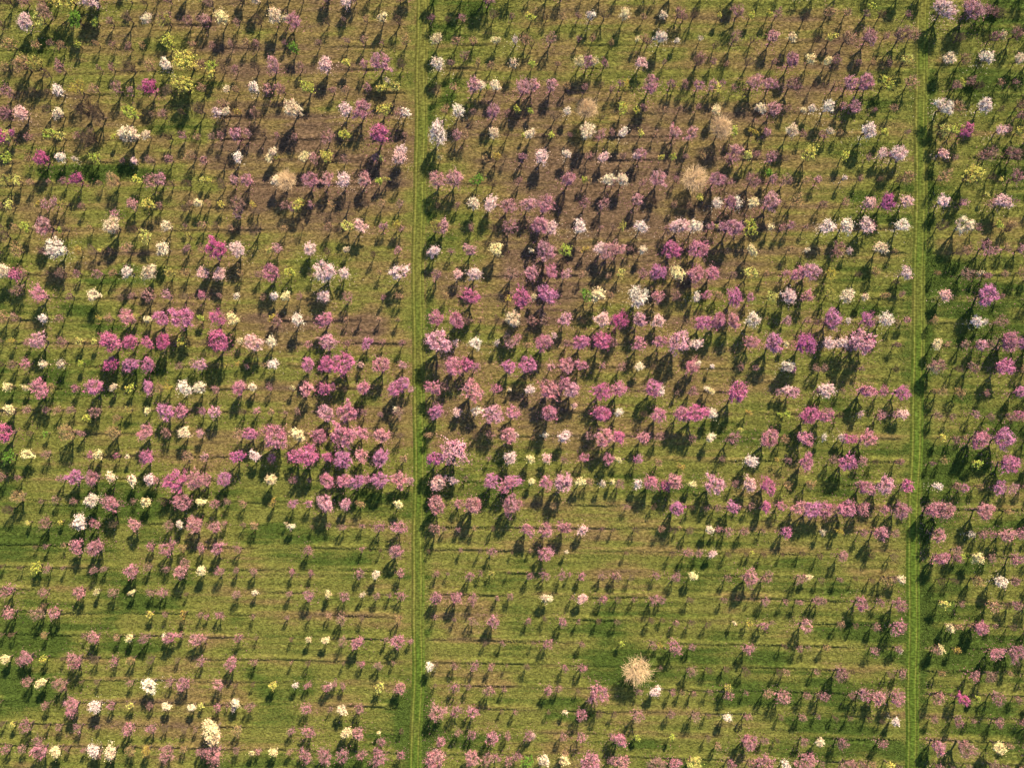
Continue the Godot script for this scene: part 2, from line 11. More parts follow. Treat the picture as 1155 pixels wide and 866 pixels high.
	"D": [110.5, 93.6, 6.7, 93.3, -86.7, 6.2, 32.8, 99.4, 6.2, -128.3, -95.3, 5.6, -139.1, -68.9, 5.6, -53.6, -62.3, 5.6, 65.7, -74.8, 5.6, -76.7, -44.8, 5.6, 56.0, -50.6, 5.6, 77.6, -32.8, 5.6, 103.0, -3.2, 5.6, -124.3, 81.6, 5.6, 79.3, 75.4, 5.6, 81.3, 99.1, 5.6, -138.7, -74.8, 5.1, 52.1, -93.3, 5.1, -99.8, -50.7, 5.1, -5.8, -39.1, 5.1, 64.6, -50.6, 5.1, 114.5, -56.6, 5.1, 122.1, -51.1, 5.1, 114.8, -33.3, 5.1, 51.2, 15.4, 5.1, -130.4, 62.9, 5.1, -133.8, 93.1, 5.1, 118.7, 81.2, 5.1, 118.2, 99.1, 5.1, -127.5, -103.1, 5.0, 78.2, -99.3, 4.9, 127.5, 57.9, 4.9, 126.2, -81.0, 4.7, 126.7, -2.6, 4.7, -134.5, -98.6, 4.6, -109.4, -75.2, 4.6, -12.0, -97.2, 4.6, 4.2, -86.9, 4.6, 51.3, -86.8, 4.6, 121.8, -87.2, 4.6, 85.2, -74.5, 4.6, 120.8, -57.5, 4.6, -136.1, -22.4, 4.6, -100.9, -21.0, 4.6, -23.5, -38.4, 4.6, -24.9, -26.6, 4.6, -5.3, -26.8, 4.6, 51.1, -56.4, 4.6, 110.1, -26.8, 4.6, -115.1, 9.4, 4.6, 118.9, -14.7, 4.6, -128.8, 39.3, 4.6, -24.7, 39.4, 4.6, 60.5, 51.3, 4.6, -10.6, 81.3, 4.6, 27.6, 87.3, 4.6, 79.8, 93.4, 4.6, 127.5, 3.4, 4.5, 127.0, 15.5, 4.5, -124.6, -80.8, 4.4, -96.5, -93.5, 4.1, -90.6, -92.9, 4.1, -84.7, -97.2, 4.1, -34.8, -68.5, 4.1, 37.1, -93.4, 4.1, 42.4, -81.7, 4.1, 116.4, -86.6, 4.1, 116.1, -57.5, 4.1, -114.3, -26.8, 4.1, -48.1, -20.6, 4.1, 13.4, -45.0, 4.1, 28.5, -26.6, 4.1, 122.3, -56.7, 4.1, -124.1, -8.8, 4.1, -96.0, 14.9, 4.1, -66.8, -14.6, 4.1, -34.8, 9.2, 4.1, 41.2, 3.3, 4.1, 112.2, -2.8, 4.1, -120.6, 39.5, 4.1, -49.1, 57.6, 4.1, 69.2, 51.3, 4.1, 108.5, 43.9, 4.1, 123.5, 57.6, 4.1, -133.6, 81.5, 4.1, -49.8, 63.5, 4.1, -11.2, 99.3, 4.1, 42.5, 87.2, 4.1, 117.1, 75.5, 4.1, 109.4, 87.6, 4.1, 85.6, 99.3, 4.1, 128.3, 9.5, 3.9, 103.9, 69.4, 3.8, 128.7, 51.9, 3.7, 127.0, -20.8, 3.7, -87.4, -93.0, 3.6, -53.9, -98.3, 3.6, -46.7, -98.3, 3.6, -18.0, -83.1, 3.6, 62.2, -93.1, 3.6, 116.2, -93.2, 3.6, 77.1, -81.1, 3.6, 110.7, -75.5, 3.6, 107.2, -74.5, 3.6, -100.6, -56.4, 3.6, -124.6, -27.1, 3.6, 34.6, -38.2, 3.6, 37.0, -21.0, 3.6, -137.6, -2.8, 3.6, -128.8, 21.0, 3.6, -17.3, -14.9, 3.6, -0.2, -14.8, 3.6, -6.6, -10.3, 3.6, -10.7, 15.0, 3.6, 22.8, -2.7, 3.6, 32.7, 15.2, 3.6, 121.6, 9.5, 3.6, 77.1, 20.9, 3.6, -140.6, 27.1, 3.6, -95.6, 39.5, 3.6, -129.3, 57.5, 3.6, -110.7, 57.3, 3.6, 22.7, 27.4, 3.6, 73.3, 57.2, 3.6, -114.8, 100.2, 3.6, -49.4, 69.4, 3.6, -74.1, 87.0, 3.6, -15.3, 63.6, 3.6, 41.3, 75.6, 3.6, 70.5, 93.4, 3.6, 128.7, -32.8, 3.5, 43.7, -99.6, 3.5, 127.7, -75.1, 3.2, 131.8, -38.9, 3.1, 54.8, 39.6, 3.1, 136.0, -20.9, 3.1, -95.6, -56.9, 3.1, -133.2, -62.6, 3.1, -95.9, -98.5, 3.1, -97.4, -68.7, 3.1, -65.6, -74.5, 3.1, -43.2, -75.1, 3.1, -73.3, -69.0, 3.1, -81.8, -62.9, 3.1, -18.7, -92.9, 3.1, 18.2, -80.9, 3.1, 28.3, -69.5, 3.1, 57.1, -57.5, 3.1, 74.0, -62.3, 3.1, -91.0, -33.3, 3.1, -65.1, -44.7, 3.1, -63.2, -44.1, 3.1, 63.8, -38.6, 3.1, 30.9, -26.2, 3.1, 116.4, -44.7, 3.1, 86.2, -39.5, 3.1, -125.0, -15.1, 3.1, -138.5, 9.7, 3.1, -133.7, 9.2, 3.1, -119.3, 15.3, 3.1, 2.8, -14.7, 3.1, 2.3, -16.5, 3.1, 20.9, -9.1, 3.1, -22.8, 2.6, 3.1, 14.6, 15.0, 3.1, 72.9, -2.6, 3.1, 41.4, 15.4, 3.1, 110.2, -9.0, 3.1, 74.7, -2.6, 3.1, 103.5, 9.2, 3.1, 94.0, 21.1, 3.1, -124.6, 27.4, 3.1, -128.5, 51.4, 3.1, -101.4, 50.8, 3.1, -91.7, 49.3, 3.1, -100.7, 57.4, 3.1, -62.4, 27.2, 3.1, -49.5, 39.5, 3.1, -77.2, 45.5, 3.1, -73.0, 51.4, 3.1, -77.7, 57.5, 3.1, 7.9, 51.4, 3.1, 22.4, 51.5, 3.1, 60.3, 57.6, 3.1, 108.8, 27.3, 3.1, 93.3, 39.6, 3.1, 117.4, 45.6, 3.1, 123.3, 51.6, 3.1, 74.8, 57.1, 3.1, -95.5, 81.0, 3.1, -129.0, 87.7, 3.1, -135.3, 99.4, 3.1, -40.0, 75.6, 3.1, -63.0, 93.4, 3.1, -10.4, 75.6, 3.1, 7.2, 81.0, 3.1, -19.0, 93.0, 3.1, -5.9, 93.5, 3.1, 8.4, 93.4, 3.1, 31.5, 69.2, 3.1, 71.1, 81.6, 3.1, 56.0, 87.4, 3.1, 70.0, 87.3, 3.1, 57.0, 99.6, 3.1, 88.6, 63.7, 3.1, 88.2, 69.8, 3.1, -77.8, -92.3, 3.1, -111.5, -93.1, 3.1, -55.0, -104.6, 3.1, -137.0, -15.3, 3.1, 116.4, -105.5, 3.1, -44.2, -87.4, 3.0, -83.2, 3.6, 3.0, 131.4, 15.9, 3.0, 122.1, 99.5, 3.0, 14.3, -57.3, 3.0, -122.1, 9.2, 3.0, -120.4, -26.9, 3.0, -3.7, -51.0, 3.0, -92.2, -62.9, 3.0, -34.7, -44.9, 3.0, -134.0, -8.6, 3.0, 126.0, 27.4, 3.0, -124.1, -51.2, 2.9, -68.9, 2.9, 2.9, 108.1, 15.5, 2.9, -120.3, -63.2, 2.9, 131.5, 57.2, 2.9, 50.4, -50.5, 2.9, -106.6, -86.4, 2.9, -71.9, -26.6, 2.9, 131.8, -32.9, 2.9, 108.2, -104.7, 2.9, -16.0, -38.8, 2.9, 47.9, 33.4, 2.8, 124.7, 81.9, 2.8, -50.2, -105.0, 2.8, -122.3, -20.8, 2.8, 130.9, -74.4, 2.8, -34.5, -38.6, 2.8, 36.4, 87.3, 2.8, 130.4, -80.6, 2.8, -126.3, 33.0, 2.8, -105.6, -21.0, 2.8, -99.7, -99.3, 2.8, -49.2, -56.8, 2.8, 128.3, 39.8, 2.8, -93.0, -2.5, 2.8, -26.6, -93.2, 2.8, -21.6, -81.3, 2.8, 74.2, -44.7, 2.8, -95.4, -105.8, 2.8, -13.7, -104.9, 2.8, 135.8, 57.4, 2.8, 36.8, -51.1, 2.8, -61.5, 9.2, 2.7, 41.4, -105.0, 2.7, 28.1, -50.3, 2.7, 31.7, -99.0, 2.7, -111.2, -81.0, 2.7, -129.9, -32.9, 2.7, 61.7, -81.1, 2.7, -39.1, -9.1, 2.7, 132.1, 87.7, 2.7, -61.0, -81.0, 2.7, 129.8, 76.2, 2.7, 70.5, -15.0, 2.7, 38.9, -75.6, 2.7, -56.3, -86.9, 2.7, 133.9, 81.4, 2.7, -52.5, -74.6, 2.7, 113.2, -38.6, 2.7, 69.0, -62.5, 2.7, 115.9, 3.6, 2.6, -6.9, -68.8, 2.6, 8.3, 21.4, 2.6, -121.5, 33.5, 2.6, 51.5, -26.6, 2.6, -62.4, -62.4, 2.6, -63.3, -105.2, 2.6, -61.1, -20.9, 2.6, 137.3, -98.9, 2.6, 68.1, -98.9, 2.6, -136.3, 27.3, 2.6, -78.2, -80.3, 2.6, -141.5, -92.9, 2.6, -84.5, -86.7, 2.6, 133.9, -14.9, 2.6, -84.6, -62.8, 2.6, 135.7, -44.8, 2.6, -17.8, -104.5, 2.6, 25.1, -33.2, 2.6, 126.6, 105.4, 2.6, -130.3, -58.5, 2.6, -77.0, -98.6, 2.6, -72.5, -86.9, 2.6, 20.2, -63.2, 2.6, 20.1, -74.3, 2.6, 38.6, -92.7, 2.6, 29.4, -86.3, 2.6, 65.0, -69.2, 2.6, 61.7, -57.4, 2.6, 84.7, -92.9, 2.6, 106.5, -69.5, 2.6, 120.5, -63.5, 2.6, 123.4, -67.0, 2.6, -119.3, -44.6, 2.6, -98.4, -44.7, 2.6, -19.7, -44.7, 2.6, -105.6, -14.5, 2.6, -129.0, 9.3, 2.6, -44.0, 9.3, 2.6, -25.1, 7.4, 2.6, 65.7, 21.1, 2.6, 116.5, -8.7, 2.6, 116.9, 9.6, 2.6, -113.3, 51.3, 2.6, -96.5, 51.2, 2.6, -80.2, 33.1, 2.6, -81.1, 38.8, 2.6, -77.8, 51.3, 2.6, -58.0, 51.7, 2.6, -63.6, 57.2, 2.6, -40.3, 57.4, 2.6, -24.9, 51.5, 2.6, 18.3, 51.6, 2.6, -5.4, 57.2, 2.6, 56.5, 32.9, 2.6, 32.3, 51.2, 2.6, 50.8, 51.5, 2.6, 33.9, 57.8, 2.6, 69.0, 57.6, 2.6, 93.0, 51.3, 2.6, -106.1, 81.4, 2.6, -100.8, 87.4, 2.6, -125.6, 93.7, 2.6, -72.8, 75.4, 2.6, -49.4, 81.4, 2.6, -77.8, 99.0, 2.6, -0.8, 63.5, 2.6, -20.0, 75.7, 2.6, 41.6, 69.5, 2.6, 69.3, 69.7, 2.6, 28.1, 81.6, 2.6, 36.8, 81.5, 2.6, 60.6, 93.7, 2.6, 94.1, 69.3, 2.6, 82.5, 81.6, 2.6, 103.7, 87.4, 2.6, 52.4, 27.3, 2.6, 53.6, -2.8, 2.6, -34.0, -8.9, 2.6, 89.7, -87.3, 2.6, 136.5, 3.4, 2.5, -67.2, -63.0, 2.5, 13.3, -74.9, 2.5, 136.3, 21.3, 2.5, 55.0, -105.7, 2.5, -22.5, -105.2, 2.5, 32.8, -104.9, 2.5, 8.9, -8.7, 2.5, 11.5, -93.4, 2.5, -142.1, -32.8, 2.5, 136.2, 15.3, 2.5, 93.7, -104.8, 2.5, -142.5, -99.2, 2.5, -100.1, -105.2, 2.5, -127.5, -87.4, 2.5, 134.1, 105.5, 2.4, 46.0, -81.2, 2.4, 135.4, -81.0, 2.4, 85.6, -56.5, 2.4, 39.3, -56.9, 2.4, 127.1, 76.0, 2.4, -40.9, -105.2, 2.4, -103.5, -75.5, 2.4, 94.3, -21.6, 2.4, 57.5, -2.6, 2.4, 3.7, -104.8, 2.4, -39.7, 9.9, 2.4, -21.3, -32.8, 2.4, -79.5, -87.0, 2.4, 90.7, -80.6, 2.4, 93.3, -8.8, 2.4, 107.4, 9.7, 2.4, 95.2, -92.8, 2.4, -48.5, -8.6, 2.4, -48.7, -87.4, 2.4, 42.3, -69.7, 2.4, 107.5, -56.5, 2.3, 132.4, -93.6, 2.3, 13.6, -105.1, 2.3, -111.0, -87.1, 2.3, 23.1, -57.1, 2.3, -5.8, -93.3, 2.3, 83.7, -51.2, 2.3, -15.7, -68.9, 2.3, 51.4, -74.7, 2.3, 135.3, 33.0, 2.3, 13.2, 69.4, 2.3, 110.5, 57.8, 2.3, 24.7, 33.6, 2.3, -118.9, 99.7, 2.3, -81.2, 106.0, 2.3, 95.4, -63.0, 2.3, -1.2, -99.2, 2.2, 65.6, 57.6, 2.2, -39.1, -20.6, 2.2, 42.2, 81.9, 2.2, 112.4, 99.4, 2.2, -82.4, -21.1, 2.2, -96.9, 63.2, 2.2, 49.9, 57.3, 2.2, 37.7, 63.5, 2.2, 33.9, 105.3, 2.2, -33.5, -63.0, 2.2, 12.5, -99.1, 2.2, -121.2, -105.3, 2.2, 87.0, -68.7, 2.2, 79.4, 51.7, 2.2, 122.3, -75.5, 2.2, 134.2, 100.0, 2.2, 137.5, 69.8, 2.2, -16.3, 81.0, 2.2, -108.4, -56.7, 2.2, 9.4, -62.7, 2.2, 131.8, -27.0, 2.2, 82.9, -80.7, 2.2, 36.4, -105.0, 2.2, 119.5, -21.2, 2.2, 131.8, -86.5, 2.2, 49.0, 20.9, 2.2, -6.9, 81.6, 2.1, -73.6, 63.4, 2.1, 8.5, -105.1, 2.1, 137.5, -8.3, 2.1, -52.8, 87.9, 2.1, -7.6, 69.4, 2.1, -60.7, -98.8, 2.1, 113.5, 87.5, 2.1, -53.3, 39.0, 2.1, -9.0, 57.8, 2.1, -54.5, 105.3, 2.1, -64.4, 63.6, 2.1, 131.9, 21.2, 2.1, 33.7, -81.3, 2.1, -116.7, -105.3, 2.1, 132.5, -20.5, 2.1, 108.6, 99.8, 2.1, -49.8, -93.1, 2.1, 136.3, -93.0, 2.1, -104.0, -104.6, 2.1, -38.1, 69.0, 2.1, 20.8, -38.8, 2.1, -11.1, 21.2, 2.1, 72.9, -14.2, 2.1, 84.3, -2.6, 2.1, -105.5, 33.1, 2.1, -129.0, 45.4, 2.1, -87.6, 63.2, 2.1, -58.5, 27.1, 2.1, -44.6, 39.2, 2.1, -22.9, 39.8, 2.1, -13.3, 51.1, 2.1, 45.2, 33.6, 2.1, 59.6, 39.5, 2.1, 26.9, 57.6, 2.1, 102.7, 21.6, 2.1, -92.8, 68.7, 2.1, -123.5, 99.4, 2.1, -80.4, 87.0, 2.1, 62.3, 63.4, 2.1, 71.4, 69.6, 2.1, 73.7, 75.8, 2.1, 46.3, 81.4, 2.1, 74.2, 81.9, 2.1, 75.5, 99.6, 2.1, -39.5, -87.1, 2.0, 135.8, 75.5, 2.0, -133.1, -105.1, 2.0, -19.3, 39.8, 2.0, 122.9, -45.5, 2.0, 17.5, -38.9, 2.0, 128.5, -98.8, 2.0, -130.7, 33.7, 2.0, -114.6, -80.9, 2.0, -128.2, -51.2, 2.0, -65.2, -87.2, 2.0, -68.0, -105.2, 2.0, -91.4, -39.4, 2.0, -72.1, -104.9, 2.0, -142.1, 9.2, 2.0, 11.6, -87.3, 2.0, -126.1, -99.4, 2.0, -76.1, 39.3, 2.0, -17.4, 26.4, 2.0, -111.9, -33.3, 2.0, -65.0, 9.6, 1.9, 118.7, 63.2, 1.9, -118.9, 69.1, 1.9, 37.7, -69.5, 1.9, -88.9, 93.8, 1.9, 112.6, -105.6, 1.9, 70.0, -38.9, 1.9, 37.5, 3.9, 1.9, -75.1, -2.6, 1.9, 135.1, 9.3, 1.9, 95.0, 100.1, 1.9, -37.1, 57.2, 1.8, -4.1, 87.5, 1.8, 12.3, 63.5, 1.8, -37.2, 105.5, 1.8, 75.7, 105.5, 1.8, -20.0, 63.6, 1.8, -63.6, 105.9, 1.8, 46.0, 87.6, 1.7, -18.4, 45.3, 1.7, 55.8, 81.4, 1.7, 59.6, 105.7, 1.6, -124.5, 51.2, 1.6, -115.2, 93.6, 1.6, 18.5, 39.3, 1.5, -36.2, 75.2, 1.5, 33.6, 75.3, 1.4, -22.0, 51.6, 1.4],
	"B": [-117.2, -69.5, 7.7, -116.5, -62.2, 6.7, -113.8, -68.4, 6.2, -105.8, -80.6, 5.6, -87.1, -69.5, 5.1, 41.9, -80.9, 5.1, -72.3, -38.2, 5.1, -64.3, -99.8, 4.9, -69.8, -100.9, 4.9, -106.3, -93.5, 4.6, -35.3, -92.3, 4.6, 55.0, -80.7, 4.6, -139.9, -36.7, 4.6, -48.6, -44.6, 4.6, -138.9, -98.4, 4.1, -96.0, -74.8, 4.1, -128.0, -69.7, 4.1, -95.8, -62.6, 4.1, -72.0, -92.5, 4.1, 5.5, -67.3, 4.1, 41.0, -92.9, 4.1, 107.8, -86.4, 4.1, -104.8, -38.5, 4.1, 103.9, -38.9, 4.1, 108.4, -32.4, 4.1, -138.8, 35.6, 4.1, 126.4, -93.1, 3.7, -128.6, -79.3, 3.6, -72.6, -80.7, 3.6, -34.4, -80.9, 3.6, -72.1, -68.3, 3.6, -10.7, -93.7, 3.6, 18.1, -93.1, 3.6, 118.0, -92.6, 3.6, -90.7, -50.3, 3.6, -116.3, -33.0, 3.6, -81.5, -56.3, 3.6, -81.5, -50.1, 3.6, -10.5, -50.2, 3.6, 93.2, -50.8, 3.6, 55.4, 75.6, 3.6, 129.4, 27.6, 3.5, 127.3, -57.0, 3.3, -83.3, -39.0, 3.1, -102.6, -98.3, 3.1, -54.0, -92.5, 3.1, 69.4, -92.3, 3.1, 54.3, -73.4, 3.1, 88.4, -92.4, 3.1, 113.0, -74.5, 3.1, -95.5, -50.4, 3.1, -91.2, -44.1, 3.1, -123.8, -38.7, 3.1, -108.8, -20.4, 3.1, -35.2, -51.0, 3.1, -72.6, -43.1, 3.1, -53.8, -32.6, 3.1, 7.7, -44.8, 3.1, -10.4, -38.6, 3.1, 120.5, -38.2, 3.1, -76.1, 9.3, 3.1, -34.4, 15.3, 3.1, 108.5, -2.7, 3.1, -110.7, 39.2, 3.1, 36.5, 39.2, 3.1, 40.6, 39.5, 3.1, -115.6, 75.3, 3.1, -100.7, 75.2, 3.1, 17.6, 87.6, 3.1, 64.1, 75.8, 3.1, -97.3, 33.1, 3.1, -91.7, -20.9, 3.0, -43.4, -45.0, 3.0, 29.0, 9.5, 3.0, -70.7, -63.1, 3.0, -6.9, -63.0, 2.9, 104.9, 51.8, 2.9, -39.8, -99.5, 2.8, -45.2, -56.8, 2.8, 72.2, -86.7, 2.8, -9.3, -15.0, 2.8, 116.5, -51.5, 2.8, -25.1, -74.9, 2.8, 63.5, -99.6, 2.8, 58.7, -99.3, 2.7, -1.0, -104.8, 2.7, 131.2, -68.8, 2.7, 93.0, -2.6, 2.6, -97.7, -103.5, 2.6, -60.7, -39.3, 2.6, 31.3, -45.4, 2.6, 136.9, -38.2, 2.6, -92.3, -69.1, 2.6, -81.6, -80.6, 2.6, -55.8, -62.8, 2.6, -0.5, -86.3, 2.6, 17.4, -67.0, 2.6, 46.6, -85.4, 2.6, -58.1, -26.4, 2.6, 64.4, -56.1, 2.6, 64.5, -44.4, 2.6, 83.3, -26.6, 2.6, -49.1, 3.4, 2.6, -14.9, 15.4, 2.6, 92.8, -14.6, 2.6, 27.0, 39.4, 2.6, 36.4, 45.5, 2.6, 25.9, 51.8, 2.6, 22.5, 57.6, 2.6, 41.2, 57.4, 2.6, 93.0, 45.6, 2.6, 108.2, 51.5, 2.6, 121.7, 57.6, 2.6, -97.0, 93.5, 2.6, -91.8, 93.6, 2.6, -0.9, 75.5, 2.6, 22.3, 63.4, 2.6, 31.0, 62.9, 2.6, 41.5, 63.3, 2.6, 45.9, 63.9, 2.6, 45.9, 75.6, 2.6, 92.4, 76.1, 2.6, -132.4, -75.3, 2.6, 120.6, -105.0, 2.6, 39.4, -14.6, 2.6, 130.1, 99.4, 2.5, -22.4, -92.9, 2.5, 31.1, -2.8, 2.5, -41.8, -31.9, 2.4, 122.8, 105.7, 2.4, -141.7, -39.5, 2.4, 17.4, -75.5, 2.4, -86.3, -8.9, 2.4, -142.6, -74.8, 2.4, 79.3, -104.8, 2.3, 118.8, -68.7, 2.3, 13.1, -14.5, 2.3, -24.8, -44.9, 2.3, -86.3, 105.6, 2.3, 132.9, -2.6, 2.3, 46.0, 93.5, 2.2, 135.2, -57.3, 2.2, -13.4, 45.2, 2.2, 136.5, -26.7, 2.2, 74.6, 51.9, 2.2, 71.6, -75.2, 2.2, 23.0, -105.6, 2.2, 90.9, 88.3, 2.2, -117.4, 105.4, 2.2, -8.8, -105.3, 2.2, 54.5, 106.2, 2.2, 88.1, 21.3, 2.2, -141.1, 93.1, 2.2, -12.0, 69.7, 2.2, 3.6, 63.0, 2.2, 1.4, 105.1, 2.2, -115.3, 81.5, 2.1, 87.3, 87.7, 2.1, 74.3, 45.7, 2.1, -45.3, -15.1, 2.1, -3.2, 105.7, 2.1, 21.4, 105.8, 2.1, -128.3, -74.9, 2.1, -141.4, -2.7, 2.1, -76.7, 106.0, 2.1, -129.0, 93.4, 2.1, 21.8, 87.6, 2.1, 56.1, -86.7, 2.1, -7.3, -57.2, 2.1, 3.4, -26.1, 2.1, 92.8, -24.8, 2.1, -133.7, 15.5, 2.1, 79.0, 9.5, 2.1, -10.1, 39.5, 2.1, 31.5, 33.6, 2.1, 41.1, 33.5, 2.1, 50.8, 45.5, 2.1, 59.9, 45.5, 2.1, 87.7, 51.9, 2.1, -138.4, 69.1, 2.1, -58.5, 63.6, 2.1, -44.4, 63.4, 2.1, -58.7, 75.6, 2.1, 17.5, 63.3, 2.1, 65.3, 69.2, 2.1, 50.5, 75.4, 2.1, 64.7, 87.6, 2.1, 83.5, 63.5, 2.1, 123.2, 63.5, 2.1, 78.6, 87.7, 2.1, 88.7, -51.0, 2.0, -93.8, 75.5, 2.0, 137.5, 82.0, 2.0, 87.4, 45.6, 2.0, -76.6, -104.4, 2.0, 134.6, -74.4, 2.0, 69.8, 45.1, 2.0, 29.3, 105.3, 2.0, 3.1, -93.1, 2.0, -136.4, 51.4, 1.9, 50.5, 105.4, 1.9, 41.8, 105.4, 1.9, 82.4, 87.7, 1.9, -78.2, 82.0, 1.8, 85.1, 105.4, 1.8, -104.7, 105.3, 1.8, -108.6, 105.2, 1.8, -63.3, 69.5, 1.8, 72.3, 105.3, 1.8, -141.6, 69.5, 1.7, 93.7, 105.8, 1.7, 53.3, 57.0, 1.7, -34.1, 93.2, 1.7, 12.3, 82.0, 1.7, 34.1, 62.9, 1.7, 83.0, 75.7, 1.6, -50.2, 105.6, 1.6, -141.4, 51.0, 1.6, -132.4, 45.9, 1.6, 24.6, 45.6, 1.6, -91.5, 57.9, 1.5, -57.9, 39.6, 1.5, -39.7, 45.7, 1.5, 21.3, 39.5, 1.5, 64.9, 45.6, 1.5, 55.6, 45.5, 1.5, 83.5, 51.5, 1.5, -124.8, 75.5, 1.5, -72.7, 69.3, 1.5, -49.3, 75.5, 1.5, -24.7, 75.5, 1.5, 63.9, 93.8, 1.5, -7.7, 87.6, 1.5, -112.9, 105.9, 1.5, 4.7, 87.5, 1.5, 16.7, 106.0, 1.5, -129.4, 105.3, 1.5, -25.2, 81.1, 1.4, -142.1, 87.5, 1.4, 0.5, 69.5, 1.4, -73.6, 81.5, 1.4, 45.8, 105.8, 1.4, -119.9, 81.9, 1.4, -27.0, 45.7, 1.4, -6.3, 75.5, 1.4, -5.1, 45.9, 1.3, -5.9, 51.0, 1.3, 57.0, 57.1, 1.3],
